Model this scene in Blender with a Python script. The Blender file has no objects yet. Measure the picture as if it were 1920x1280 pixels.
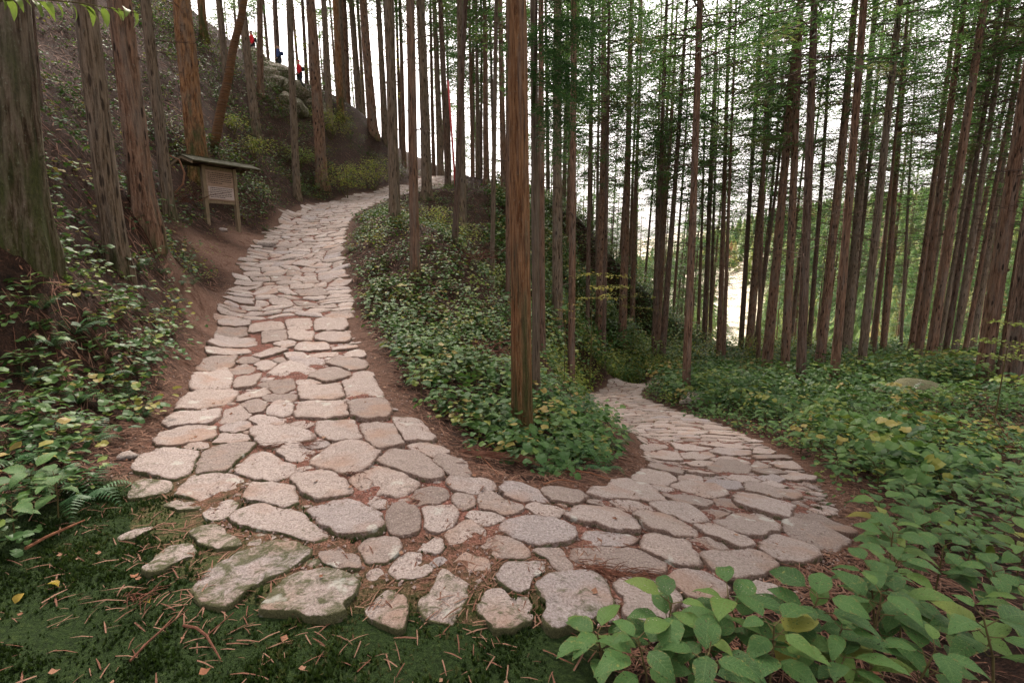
import bpy, math, random
import numpy as np
from mathutils import Vector, Matrix, geometry, noise as mnoise
random.seed(7); RNG = np.random.default_rng(7)
S = bpy.context.scene
COL = S.collection
R = math.radians

# ---------------------------------------------------------------- camera
CAM_H = 1.5; PITCH = R(10.5); F = 960.0
cd = bpy.data.cameras.new('camera'); cam = bpy.data.objects.new('camera', cd); COL.objects.link(cam)
cam.location = (0, 0, CAM_H); cam.rotation_euler = (math.pi/2 - PITCH, 0, 0)
cd.sensor_width = 36; cd.lens = 18; cd.clip_start = 0.05; cd.clip_end = 3000
S.camera = cam
# ---------------------------------------------------------------- world, sun, exposure
SUN_EL, SUN_AZ = R(52), R(-12)
w = bpy.data.worlds.new('World'); S.world = w; w.use_nodes = True
nt = w.node_tree; bg = nt.nodes['Background']
sky = nt.nodes.new('ShaderNodeTexSky'); sky.sky_type = 'NISHITA'; sky.sun_disc = False
sky.sun_elevation = SUN_EL; sky.sun_rotation = SUN_AZ
sky.dust_density = 4; sky.air_density = 1.0; sky.ozone_density = 1.0
hs = nt.nodes.new('ShaderNodeHueSaturation'); hs.inputs['Saturation'].default_value = 0.13
nt.links.new(sky.outputs[0], hs.inputs['Color']); nt.links.new(hs.outputs[0], bg.inputs[0])
bg.inputs[1].default_value = 0.12
sd_ = bpy.data.lights.new('sun', 'SUN'); sd_.energy = 2.1; sd_.angle = R(12); sd_.color = (1, .94, .86)
so = bpy.data.objects.new('sun', sd_); COL.objects.link(so)
sdir = Vector((math.sin(SUN_AZ)*math.cos(SUN_EL), math.cos(SUN_AZ)*math.cos(SUN_EL), math.sin(SUN_EL)))
so.rotation_euler = sdir.to_track_quat('Z', 'Y').to_euler()
S.view_settings.view_transform = 'Standard'; S.view_settings.look = 'None'
S.view_settings.exposure = 2.0; S.view_settings.gamma = 1; S.view_settings.use_curve_mapping = False
try:
    S.view_settings.use_white_balance = True; S.view_settings.white_balance_temperature = 7000; S.view_settings.white_balance_tint = 18
except Exception: pass
S.render.engine = 'CYCLES'
S.cycles.max_bounces = 7; S.cycles.diffuse_bounces = 3; S.cycles.transparent_max_bounces = 12
S.cycles.transmission_bounces = 3; S.cycles.volume_bounces = 0; S.cycles.use_denoising = True

# ---------------------------------------------------------------- pixel <-> world
cp, sp = math.cos(PITCH), math.sin(PITCH)
def pt(px, py, d):
    cx = (px-960)/F*d; cy = -(py-640)/F*d
    return (cx, d*cp + cy*sp, CAM_H - d*sp + cy*cp)
def ptz(px, py, z):
    return pt(px, py, (CAM_H - z)/(sp + (py-640)/F*cp))
def proj(x, y, z):
    dz = z - CAM_H
    d = y*cp - dz*sp; u = y*sp + dz*cp
    return 960 + x/d*F, 640 - u/d*F, d

# ---------------------------------------------------------------- path edges, rows of (xl, yl, xr, yr, depth)
UP = [(345,760,745,760,4.85),(375,700,700,700,6.1),(395,640,672,640,7.8),(405,600,655,600,9.0),(425,550,645,550,10.5),
      (450,500,635,500,12.3),(492,450,640,450,15),(522,420,648,420,17),(550,400,662,400,19),(585,385,695,385,21),
      (640,373,735,370,24),(705,362,785,360,27),(765,348,835,346,31),(820,337,880,335,36)]
LO = [(1200,850,1465,850,7.2),(1175,815,1385,815,9.2),(1140,790,1320,790,11),(1108,772,1262,772,13.3),(1090,757,1218,757,15.6),
      (1097,742,1195,742,18.3),(1128,730,1200,730,20.5),(1172,720,1235,720,23),(1226,709,1285,709,26.5)]
CP = []
for rows in (UP, LO):
    for a, b, c, d_, dd in rows:
        CP += [pt(a, b, dd), pt(c, d_, dd), pt((a+c)/2, (b+d_)/2, dd)]
for a, b, c, d_, dd in LO[3:]:
    q = pt(a, b, dd); CP.append((q[0]-.30, q[1]+.1, q[2]+.07))
for px, py, z in [(400,1250,0),(960,1270,0),(200,1000,.03),(700,1000,0),(0,1250,.02),(300,850,.03),(600,850,.0),(1000,1100,0),(820,850,0),
                  (1400,1060,-.14),(1500,960,-.5),(1250,1000,-.1),(1450,900,-.85),(1200,900,-.45),(1060,930,-.1),(1340,880,-1.05),
                  (1570,980,-.55),(1560,900,-1.0),(1700,900,-1.1),(1900,1000,-.65),(1500,1200,-.1),(1900,1200,-.3),(1900,850,-1.25),
                  (0,850,.25),(120,850,.15),(0,700,.55),(200,700,.35),(300,640,.38),(345,570,.58)]:
    CP.append(ptz(px, py, z))
for q in [(60,480,4.6),(215,490,6.7),(320,470,10.5),(385,600,9),(400,550,10.5),(430,455,13.6),(470,440,15.2),(415,425,14.5),(280,415,8.5),(0,300,6),(130,200,12),(250,100,18),(330,20,24),
          (0,50,14),(440,250,20),(430,330,17),(560,350,23),(500,380,17.5),(560,250,26),(560,190,30),(640,208,33),(480,120,30),
          (400,50,28),(700,235,36),(730,300,34),(700,330,29),(760,335,38),
          (870,358,30),(930,372,27),(1000,430,30),(1070,480,34),(1060,600,22),(1090,640,22),(1200,540,38),(1230,570,38),(1300,640,40),(1190,650,31),(1170,620,31),(1110,560,33),(1110,482,36),(1040,690,14),(1290,690,29),
          (1100,690,26),(1000,650,11.5),(850,600,9.5),(780,500,11.5),(740,405,16),(860,460,14),(720,640,7.5),(800,760,5.2),(870,850,4.0),
          (980,825,5.0),(1100,860,4.6),(1150,800,7.4),(1050,740,8),(950,895,3.4),
          (1650,800,9.5),(1900,760,10),(1500,755,14.5),(1300,745,16.5),(1700,720,17),(1850,715,15),(1400,690,26),(1600,680,28),
          (1900,690,24),(1400,650,36),(1700,652,38),(2050,665,34)]:
    CP.append(pt(*q))
CP += [(0,0,0),(-3,0,.4),(3,0,-.1),(0,-4,0),(-8,0,2.5),(8,0,-1),(20,10,-2.6),(30,25,-5.5),(-20,8,11),(-16,2,8),(-30,25,20),(-20,40,13),(0,-10,0),
       (-6,46,8),(0,42,2),(6,36,-2),(12,50,-9),(30,50,-11),(0,60,-5),(-20,60,8),(45,30,-9),(-10,-8,3),(10,-8,-1),(50,60,-15),(-30,60,14),(-40,10,24)]
CP = np.array(CP, float)
def tpsk(r2): return np.where(r2 > 1e-12, 0.5*r2*np.log(np.maximum(r2, 1e-12)), 0)
_n = len(CP); _A = np.zeros((_n+3, _n+3))
_d2 = ((CP[:, None, :2]-CP[None, :, :2])**2).sum(-1)
_A[:_n, :_n] = tpsk(_d2) + np.eye(_n)*0.004
_A[:_n, _n] = 1; _A[:_n, _n+1:] = CP[:, :2]; _A[_n, :_n] = 1; _A[_n+1:, :_n] = CP[:, :2].T
_W = np.linalg.solve(_A, np.concatenate([CP[:, 2], [0, 0, 0]]))
def sstep(a, b, x):
    t = np.clip((x-a)/(b-a), 0, 1); return t*t*(3-2*t)
def zfar(x, y):
    v = -8 - 26*sstep(45, 130, y + .4*x) + 26*sstep(-20, -90, x)
    h = sstep(150, 420, y + .25*x*(x > 0))*(58 + 9*np.sin(x*.017+1) + 5*np.sin(x*.051) + 3*np.sin(y*.04+x*.03))
    h2 = sstep(55, 260, x)*55*sstep(-100, 60, y)
    u = x/np.maximum(y, 1); gap = np.exp(-((u-.30)/.20)**4); h = h*(1-.88*gap)
    return v + np.maximum(h, h2)
def H(x, y):
    x = np.asarray(x, float); y = np.asarray(y, float); sh = x.shape; x = x.ravel(); y = y.ravel()
    out = np.empty(len(x))
    for i in range(0, len(x), 40000):
        a = x[i:i+40000]; b = y[i:i+40000]
        ca = np.clip(a, -60, 70); cb = np.clip(b, -20, 75)
        k = tpsk((ca[:, None]-CP[None, :, 0])**2 + (cb[:, None]-CP[None, :, 1])**2)
        z = k@_W[:_n] + _W[_n] + _W[_n+1]*ca + _W[_n+2]*cb
        r = np.sqrt((a-5)**2 + (b-20)**2); f = sstep(34, 62, r)
        out[i:i+40000] = z*(1-f) + f*zfar(a, b)
    return out.reshape(sh)
def unproj(px, py, dmax=60):
    px = np.atleast_1d(np.asarray(px, float)); py = np.atleast_1d(np.asarray(py, float))
    ds = np.concatenate([np.arange(1.2, 8, .05), np.arange(8, dmax, .2)])
    res = np.full(len(px), float(dmax))
    for i in range(len(px)):
        X = (px[i]-960)/F*ds; cy = -(py[i]-640)/F*ds
        Y = ds*cp+cy*sp; Z = CAM_H-ds*sp+cy*cp
        g = Z - H(X, Y); k = np.where(g < 0)[0]
        if len(k):
            k = k[0]
            if k == 0: res[i] = ds[0]
            else: res[i] = ds[k-1] + (ds[k]-ds[k-1])*g[k-1]/(g[k-1]-g[k])
    return np.array([pt(a, b, c) for a, b, c in zip(px, py, res)]), res

# path outline in plan
out_px = [(r[0], r[1]) for r in UP[::-1]] + [(318,800),(270,860),(215,930),(190,1000),(250,1080),(370,1150),(500,1180),(640,1192),(770,1195),(900,1212),
          (1050,1215),(1200,1200),(1340,1145),(1450,1100),(1560,1050),(1590,990),(1560,930),(1510,880)] + [(r[2], r[3]) for r in LO]
inn_px = [(r[0], r[1]) for r in LO[::-1]] + [(1215,880),(1180,908),(1090,925),(1000,932),(920,908),(860,885),(800,815)] + [(r[2], r[3]) for r in UP]
def edge3(lst, rows, flip):
    o = []
    for p in lst:
        m = [r for r in rows if (r[0], r[1]) == p or (r[2], r[3]) == p]
        if m: o.append(pt(p[0], p[1], m[0][4]))
        else: o.append(tuple(unproj([p[0]], [p[1]])[0][0]))
    return o
OUTL = edge3(out_px, UP+LO, 0) + edge3(inn_px, UP+LO, 0)
POLY = np.array([(p[0], p[1]) for p in OUTL])
def sdist(x, y):
    x = np.asarray(x, float); y = np.asarray(y, float); sh = x.shape; x = x.ravel(); y = y.ravel()
    best = np.full(len(x), 1e9); inside = np.zeros(len(x), bool)
    n = len(POLY)
    for i in range(n):
        ax, ay = POLY[i]; bx, by = POLY[(i+1) % n]
        dx, dy = bx-ax, by-ay; t = np.clip(((x-ax)*dx+(y-ay)*dy)/(dx*dx+dy*dy), 0, 1)
        best = np.minimum(best, np.hypot(x-ax-t*dx, y-ay-t*dy))
        c = ((ay > y) != (by > y)); xi = np.where(c, ax + (y-ay)*dx/(dy if abs(dy) > 1e-9 else 1e-9), 0)
        inside ^= c & (x < xi)
    return np.where(inside, -best, best).reshape(sh)
UPC = np.array([((pt(a,b,e)[0]+pt(c,d,e)[0])/2, (pt(a,b,e)[1]+pt(c,d,e)[1])/2) for a,b,c,d,e in UP])
LOC = np.array([((pt(a,b,e)[0]+pt(c,d,e)[0])/2, (pt(a,b,e)[1]+pt(c,d,e)[1])/2) for a,b,c,d,e in LO])
def region(x, y):   # 0 left bank, 1 island between the arms, 2 right slope, 3 front
    ux = np.interp(y, UPC[:,1], UPC[:,0]); lx = np.interp(y, LOC[:,1], LOC[:,0])
    r = np.where(x < ux, 0, np.where(x > lx, 2, 1))
    return np.where((r == 1) & (y < 3.0), 3, r)

# fractal noise in numpy (value noise)
_T = RNG.random((256, 256))
def vn(x, y):
    xi = np.floor(x).astype(int); yi = np.floor(y).astype(int); fx = x-xi; fy = y-yi
    fx = fx*fx*(3-2*fx); fy = fy*fy*(3-2*fy)
    a = _T[xi & 255, yi & 255]; b = _T[(xi+1) & 255, yi & 255]; c = _T[xi & 255, (yi+1) & 255]; d = _T[(xi+1) & 255, (yi+1) & 255]
    return (a*(1-fx)+b*fx)*(1-fy) + (c*(1-fx)+d*fx)*fy - .5
def fbm(x, y, o=4):
    s = 0; a = 1
    for i in range(o): s = s + a*vn(x*2**i+17*i, y*2**i+31*i); a *= .5
    return s

# ---------------------------------------------------------------- materials
def mat(name): 
    m = bpy.data.materials.new(name); m.use_nodes = True; t = m.node_tree
    b = t.nodes['Principled BSDF']; return m, t, b
def N(t, typ, **kw):
    n = t.nodes.new(typ)
    for k, v in kw.items():
        if k.startswith('_'): setattr(n, k[1:], v)
        else: n.inputs[k.replace('__', ' ')].default_value = v
    return n
def ramp(t, src, stops):
    r = t.nodes.new('ShaderNodeValToRGB'); e = r.color_ramp.elements
    while len(e) < len(stops): e.new(.5)
    for i, (p, c) in enumerate(stops):
        e[i].position = p; e[i].color = (*c, 1) if len(c) == 3 else c
    t.links.new(src, r.inputs[0]); return r.outputs[0]
def mixc(t, f, a, b, mode='MIX'):
    m = t.nodes.new('ShaderNodeMix'); m.data_type = 'RGBA'; m.blend_type = mode
    for sk, v in ((0, f), (6, a), (7, b)):
        if isinstance(v, bpy.types.NodeSocket): t.links.new(v, m.inputs[sk])
        elif sk == 0: m.inputs[0].default_value = v
        else: m.inputs[sk].default_value = (*v, 1)
    return m.outputs[2]
def math_(t, op, a, b=0.0, clamp=False):
    m = t.nodes.new('ShaderNodeMath'); m.operation = op; m.use_clamp = clamp
    for i, v in enumerate((a, b)):
        if isinstance(v, bpy.types.NodeSocket): t.links.new(v, m.inputs[i])
        else: m.inputs[i].default_value = v
    return m.outputs[0]
def coords(t, kind='Object', scale=(1,1,1), rnd=0):
    tc = t.nodes.new('ShaderNodeTexCoord'); mp = t.nodes.new('ShaderNodeMapping'); mp.inputs['Scale'].default_value = scale
    t.links.new(tc.outputs[kind], mp.inputs[0])
    if rnd:
        oi = t.nodes.new('ShaderNodeObjectInfo'); cx = t.nodes.new('ShaderNodeVectorMath'); cx.operation = 'SCALE'
        cb = t.nodes.new('ShaderNodeCombineXYZ')
        for i in range(3): t.links.new(oi.outputs['Random'], cb.inputs[i])
        t.links.new(cb.outputs[0], cx.inputs[0]); cx.inputs['Scale'].default_value = rnd
        t.links.new(cx.outputs[0], mp.inputs['Location'])
    return mp.outputs[0]
def noise_(t, v, scale, detail=4, rough=.55, dist=0):
    n = N(t, 'ShaderNodeTexNoise', Scale=scale, Detail=detail, Roughness=rough, Distortion=dist); t.links.new(v, n.inputs['Vector']); return n.outputs['Fac']
def bump(t, b, h, strength=.5, dist=.02):
    n = N(t, 'ShaderNodeBump', Strength=strength, Distance=dist); t.links.new(h, n.inputs['Height']); t.links.new(n.outputs[0], b.inputs['Normal'])

# ground
def m_ground():
    m, t, b = mat('forest_floor'); v = coords(t)
    n1 = noise_(t, v, .9, 5); n2 = noise_(t, v, 9, 6, .7); n3 = noise_(t, v, 60, 5, .7)
    n4 = noise_(t, v, 28, 4, .8, 2.5)
    lit = ramp(t, n3, [(.3, (.010,.006,.004)), (.5, (.038,.020,.013)), (.66, (.10,.048,.030)), (.82, (.19,.11,.07))])
    soil = ramp(t, n2, [(.3, (.008,.006,.004)), (.7, (.030,.019,.013))])
    c = mixc(t, ramp(t, n2, [(.35, (0,0,0)), (.6, (1,1,1))]), soil, lit)
    c = mixc(t, ramp(t, n4, [(.5, (0,0,0)), (.75, (.4,.4,.4))]), c, (.15,.065,.035))
    am = N(t, 'ShaderNodeAttribute', _attribute_name='moss'); ad = N(t, 'ShaderNodeAttribute', _attribute_name='dirt')
    hill_ = ramp(t, n1, [(.3, (.12,.17,.06)), (.6, (.26,.26,.10)), (.8, (.34,.26,.13))])  # far slope colour raised to imitate a bright, hazy background
    mossc = ramp(t, n3, [(.3, (.008,.018,.004)), (.55, (.022,.045,.010)), (.8, (.06,.085,.022))])
    mm = math_(t, 'MULTIPLY_ADD', n2, 1.6); t.nodes[-1].inputs[2].default_value = -1.3
    mk = math_(t, 'ADD', math_(t, 'MULTIPLY', am.outputs['Fac'], 1.9), mm, True)
    c = mixc(t, mk, c, mossc)
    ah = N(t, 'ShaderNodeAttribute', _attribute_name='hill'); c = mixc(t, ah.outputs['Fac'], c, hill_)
    dirt = ramp(t, n3, [(.3, (.12,.065,.045)), (.55, (.24,.14,.10)), (.75, (.42,.30,.24))])
    dm = math_(t, 'MULTIPLY', ad.outputs['Fac'], ramp(t, n2, [(.2, (.5,.5,.5)), (.5, (1,1,1))]), True)
    c = mixc(t, dm, c, dirt)
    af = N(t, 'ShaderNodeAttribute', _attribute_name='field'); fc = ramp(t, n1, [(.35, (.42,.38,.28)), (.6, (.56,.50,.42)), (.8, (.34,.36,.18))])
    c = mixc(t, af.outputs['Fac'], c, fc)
    t.links.new(c, b.inputs['Base Color']); b.inputs['Roughness'].default_value = .95; b.inputs['Specular IOR Level'].default_value = .15
    bump(t, b, math_(t, 'ADD', n3, n4), .9, .03); return m
def m_grit():
    m, t, b = mat('path_grit'); v = coords(t)
    n1 = noise_(t, v, 3, 4); n3 = noise_(t, v, 90, 4, .75); n2 = noise_(t, v, 14, 5, .7)
    c = ramp(t, n3, [(.28, (.035,.015,.011)), (.45, (.13,.052,.036)), (.58, (.28,.125,.095)), (.74, (.50,.34,.29))])
    c = mixc(t, ramp(t, n2, [(.46, (0,0,0)), (.66, (1,1,1))]), c, (.03,.017,.011))
    am = N(t, 'ShaderNodeAttribute', _attribute_name='moss')
    mk = math_(t, 'MULTIPLY', am.outputs['Fac'], ramp(t, n2, [(.25, (0.1,0.1,0.1)), (.5, (1,1,1))]), True)
    c = mixc(t, mk, c, ramp(t, n3, [(.3, (.015,.025,.007)), (.7, (.08,.09,.03))]))
    t.links.new(c, b.inputs['Base Color']); b.inputs['Roughness'].default_value = .95; b.inputs['Specular IOR Level'].default_value = .15
    bump(t, b, n3, .9, .02); return m
def m_stone():
    m, t, b = mat('granite'); v = coords(t, rnd=30)
    n1 = noise_(t, v, 2.2, 3); n2 = noise_(t, v, 12, 6, .7, .6); n3 = noise_(t, v, 85, 5, .8)
    oi = N(t, 'ShaderNodeObjectInfo'); at = N(t, 'ShaderNodeAttribute', _attribute_name='tone')
    base = ramp(t, at.outputs['Fac'], [(0, (.30,.24,.205)), (.25, (.43,.355,.31)), (.5, (.52,.44,.395)), (.75, (.48,.39,.335)), (1, (.41,.37,.36))])
    c = mixc(t, ramp(t, n3, [(.32, (.9,.9,.9)), (.47, (.3,.3,.3)), (.60, (0,0,0))]), base, (.11,.075,.058))
    c = mixc(t, ramp(t, n3, [(.58, (0,0,0)), (.70, (.75,.75,.75))]), c, (.68,.61,.55))
    c = mixc(t, ramp(t, n1, [(.54, (0,0,0)), (.68, (.5,.5,.5))]), c, (.36,.21,.135))
    c = mixc(t, ramp(t, n2, [(.55, (0,0,0)), (.72, (.55,.55,.55))]), c, (.20,.165,.12))
    ar = N(t, 'ShaderNodeAttribute', _attribute_name='rim'); rf = math_(t, 'ADD', ar.outputs['Fac'], math_(t, 'MULTIPLY', math_(t, 'SUBTRACT', n2, .5), 1.8))
    c = mixc(t, ramp(t, rf, [(.42, (0,0,0)), (.95, (.85,.85,.85))]), c, ramp(t, n3, [(.35, (.07,.035,.024)), (.65, (.24,.145,.105))]))
    am = N(t, 'ShaderNodeAttribute', _attribute_name='moss')
    sc = math_(t, 'ADD', am.outputs['Fac'], math_(t, 'MULTIPLY', math_(t, 'SUBTRACT', n2, .5), 2.2))
    c = mixc(t, ramp(t, sc, [(.45, (0,0,0)), (.75, (.9,.9,.9))]), c, ramp(t, n3, [(.3, (.03,.04,.01)), (.7, (.12,.125,.045))]))
    li = noise_(t, coords(t, rnd=77), 4.5, 4)
    c = mixc(t, ramp(t, li, [(.64, (0,0,0)), (.69, (.6,.6,.6))]), c, (.56,.57,.50))
    t.links.new(c, b.inputs['Base Color']); b.inputs['Roughness'].default_value = .85; b.inputs['Specular IOR Level'].default_value = .3
    h = math_(t, 'ADD', math_(t, 'MULTIPLY', n2, 1.6), math_(t, 'MULTIPLY', n3, .6)); bump(t, b, h, 1.0, .035); return m
def m_bark(name, dark, mid, light, moss=.3, knots=.5):
    m, t, b = mat(name); v = coords(t, scale=(1, 1, 14), rnd=20)
    n1 = noise_(t, v, 5.5, 6, .65, .25); n2 = noise_(t, coords(t, scale=(1,1,22), rnd=9), 1.3, 4); n3 = noise_(t, coords(t, scale=(1,1,60), rnd=5), 9, 4, .7)
    c = ramp(t, n1, [(.32, dark), (.43, mid), (.56, light), (.75, tuple(min(1, q*1.35) for q in light))])
    oi = N(t, 'ShaderNodeObjectInfo')
    c = mixc(t, ramp(t, n2, [(.45, (0,0,0)), (.7, (.6,.6,.6))]), c, (.19,.165,.14))
    lich = mixc(t, ramp(t, n3, [(.60, (0,0,0)), (.7, (.5,.5,.5))]), c, (.30,.33,.27)); c = lich
    vo = N(t, 'ShaderNodeTexVoronoi', Scale=1.0); t.links.new(coords(t, scale=(1.7,1.7,58), rnd=13), vo.inputs['Vector'])
    kn = ramp(t, vo.outputs['Distance'], [(.17, (knots,)*3), (.25, (0,0,0))]); c = mixc(t, kn, c, (.02,.013,.01))
    sx = N(t, 'ShaderNodeSeparateXYZ'); tc = N(t, 'ShaderNodeTexCoord'); t.links.new(tc.outputs['Object'], sx.inputs[0])
    low = math_(t, 'MULTIPLY_ADD', sx.outputs[2], -14.0 if moss < .9 else -5.0); t.nodes[-1].inputs[2].default_value = min(moss, .62) + .12
    mk = math_(t, 'ADD', low, math_(t, 'MULTIPLY', math_(t, 'SUBTRACT', n2, .5), 2.0))
    c = mixc(t, ramp(t, mk, [(.3, (0,0,0)), (.8, (.85,.85,.85))]), c, ramp(t, n3, [(.3, (.02,.03,.006)), (.7, (.075,.09,.02))]))
    t.links.new(c, b.inputs['Base Color']); b.inputs['Roughness'].default_value = .9; b.inputs['Specular IOR Level'].default_value = .15
    bump(t, b, math_(t, 'ADD', n1, math_(t, 'MULTIPLY', n3, .7)), 1.0, .07); return m
def m_leaf(name, cols, holes=False, veins=False, trans=.35, var='object', rough=.5):
    m, t, b = mat(name)
    if var == 'object': src = N(t, 'ShaderNodeObjectInfo').outputs['Random']
    else: src = N(t, 'ShaderNodeAttribute', _attribute_name='tone').outputs['Fac']
    c = ramp(t, src, cols)
    if veins:
        uv = N(t, 'ShaderNodeTexCoord').outputs['UV']; sx = N(t, 'ShaderNodeSeparateXYZ'); t.links.new(uv, sx.inputs[0])
        a = math_(t, 'ABSOLUTE', math_(t, 'SUBTRACT', sx.outputs[0], .5))
        w_ = math_(t, 'SUBTRACT', math_(t, 'MULTIPLY', sx.outputs[1], 9), math_(t, 'MULTIPLY', a, 3.2))
        fr = math_(t, 'ABSOLUTE', math_(t, 'SUBTRACT', math_(t, 'FRACT', w_), .5))
        vein = ramp(t, fr, [(0, (1,1,1)), (.09, (0,0,0))])
        mid = ramp(t, a, [(0, (1,1,1)), (.04, (0,0,0))])
        vv = mixc(t, 1.0, vein, mid, 'LIGHTEN')
        c = mixc(t, math_(t, 'MULTIPLY', vv, .28), c, (.14,.22,.08))
        bump(t, b, math_(t, 'MULTIPLY', fr, 1.0), .25, .004)
        en = noise_(t, coords(t, rnd=33), 11, 4, .7); ef = math_(t, 'ADD', a, math_(t, 'MULTIPLY', math_(t, 'SUBTRACT', en, .5), .9)); c = mixc(t, ramp(t, ef, [(.46, (0,0,0)), (.58, (.75,.75,.75))]), c, (.13,.10,.03))
        sp1 = noise_(t, coords(t, rnd=40), 70, 3, .7); c = mixc(t, ramp(t, sp1, [(.60, (0,0,0)), (.65, (.6,.6,.6))]), c, (.26,.28,.10))
        bl = noise_(t, coords(t, rnd=61), 9, 3, .6); c = mixc(t, ramp(t, bl, [(.62, (0,0,0)), (.72, (.6,.6,.6))]), c, (.20,.20,.05))
    t.links.new(c, b.inputs['Base Color']); b.inputs['Roughness'].default_value = rough; b.inputs['Specular IOR Level'].default_value = .18
    tr = N(t, 'ShaderNodeBsdfTranslucent'); t.links.new(mixc(t, .4, c, (.07,.12,.015), 'ADD'), tr.inputs[0])
    mx = N(t, 'ShaderNodeMixShader', Fac=trans); out = t.nodes['Material Output']
    t.links.new(b.outputs[0], mx.inputs[1]); t.links.new(tr.outputs[0], mx.inputs[2]); res = mx.outputs[0]
    if holes:
        hn = noise_(t, coords(t, rnd=90), 22, 2, .5); hf = ramp(t, hn, [(.655, (0,0,0)), (.665, (1,1,1))])
        tp = N(t, 'ShaderNodeBsdfTransparent'); m2 = N(t, 'ShaderNodeMixShader'); t.links.new(hf, m2.inputs[0])
        t.links.new(res, m2.inputs[1]); t.links.new(tp.outputs[0], m2.inputs[2]); res = m2.outputs[0]
    t.links.new(res, out.inputs[0]); return m
def m_plain(name, c1, c2, scale=30, stretch=(1,1,1), rough=.85, var=None):
    m, t, b = mat(name); n = noise_(t, coords(t, scale=stretch, rnd=10), scale, 5, .65)
    c = ramp(t, n, [(.3, c1), (.7, c2)])
    if var:
        at = N(t, 'ShaderNodeAttribute', _attribute_name='tone'); c = mixc(t, at.outputs['Fac'], c, var)
    t.links.new(c, b.inputs['Base Color']); b.inputs['Roughness'].default_value = rough; bump(t, b, n, .4, .01); b.inputs['Specular IOR Level'].default_value = .2
    return m
M_ground = m_ground(); M_grit = m_grit(); M_stone = m_stone()
M_bark = [m_bark('bark_red_brown', (.022,.010,.006), (.13,.068,.042), (.26,.15,.098), .25, .9),
          m_bark('bark_grey_brown', (.022,.014,.008), (.12,.082,.052), (.24,.175,.125), .4, .8),
          m_bark('bark_dark', (.018,.010,.007), (.085,.050,.034), (.17,.105,.075), .2, .9),
          m_bark('bark_orange', (.030,.011,.004), (.16,.068,.028), (.30,.155,.075), .95, .4),
          m_bark('bark_old', (.016,.010,.006), (.075,.048,.030), (.17,.13,.095), .95, 0)]
M_deadwood = m_plain('dead_wood', (.10,.045,.025), (.24,.12,.07), 8, (4,4,.6))
M_needle = m_leaf('cedar_foliage', [(0,(.018,.055,.022)),(.45,(.042,.105,.034)),(.85,(.085,.15,.04)),(1,(.12,.10,.045))], var='tone', trans=.5)
M_far = m_leaf('haze_paled_autumn_foliage', [(0,(.06,.13,.05)),(.4,(.13,.20,.07)),(.7,(.24,.27,.09)),(.9,(.34,.27,.12)),(1,(.36,.20,.12))], var='tone', trans=.45)  # greens and yellows brightened in the colour to stand in for haze
M_brdl = m_leaf('broad_leaf', [(0,(.024,.070,.018)),(.35,(.036,.095,.024)),(.7,(.048,.118,.030)),(.93,(.075,.14,.028)),(.97,(.13,.16,.03)),(1,(.22,.19,.04))], holes=True, veins=True, trans=.2, rough=.6)
M_undl = m_leaf('undergrowth_leaf', [(0,(.018,.055,.014)),(.4,(.036,.092,.022)),(.75,(.065,.135,.03)),(.9,(.15,.19,.035)),(1,(.24,.17,.05))], var='tone', trans=.25)
M_fern = m_leaf('fern_frond', [(0,(.020,.070,.022)),(.6,(.035,.10,.035)),(1,(.06,.14,.035))], trans=.25)
M_yell = m_leaf('yellow_green_leaf', [(0,(.10,.16,.03)),(.5,(.22,.25,.04)),(.85,(.34,.28,.05)),(1,(.36,.17,.04))], var='tone', trans=.4)
M_stem = m_plain('plant_stem', (.05,.035,.015), (.10,.085,.03), 20)
M_litter = m_plain('litter', (.045,.017,.009), (.14,.055,.032), 40, var=(.21,.12,.08))
M_dleaf = m_plain('dead_leaf', (.11,.04,.02), (.22,.095,.05), 25, var=(.24,.15,.10))
M_moss = m_leaf('moss', [(0,(.008,.018,.004)),(.55,(.020,.042,.008)),(.8,(.045,.070,.015)),(1,(.08,.075,.03))], var='tone', trans=.15)

# ---------------------------------------------------------------- object helpers
def link(o, parent=None):
    COL.objects.link(o)
    if parent is not None: o.parent = parent
    return o
def mesh_from(name, V, Fc, m=None, smooth=False, attrs=None, uv=None):
    me = bpy.data.meshes.new(name)
    me.from_pydata(V.tolist() if isinstance(V, np.ndarray) else V, [], Fc.tolist() if isinstance(Fc, np.ndarray) else Fc)
    if m: me.materials.append(m)
    if smooth: me.polygons.foreach_set('use_smooth', [True]*len(me.polygons))
    for k, a in (attrs or {}).items():
        at = me.attributes.new(k, 'FLOAT', 'POINT'); at.data.foreach_set('value', np.asarray(a, np.float32))
    if uv is not None:
        ul = me.uv_layers.new(name='UVMap'); li = np.zeros(len(me.loops), int); me.loops.foreach_get('vertex_index', li)
        ul.data.foreach_set('uv', np.asarray(uv, np.float32)[li].ravel())
    me.update(); return me
def ob(name, me, parent=None, loc=None, rot=None):
    o = bpy.data.objects.new(name, me)
    if loc is not None: o.location = loc
    if rot is not None: o.rotation_euler = rot
    return link(o, parent)
def empty(name, loc=(0,0,0), rz=0):
    o = bpy.data.objects.new(name, None); o.empty_display_size = .1; o.location = loc; o.rotation_euler = (0,0,rz); return link(o)
def tag(o, label=None, cat=None, group=None, kind=None):
    if label: o['label'] = label
    if cat: o['category'] = cat
    if group: o['group'] = group
    if kind: o['kind'] = kind
    return o
def copy_tree(o, parent=None):
    c = o.copy(); COL.objects.link(c)
    if parent is not None: c.parent = parent
    for ch in list(o.children): copy_tree(ch, c)
    return c
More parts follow.
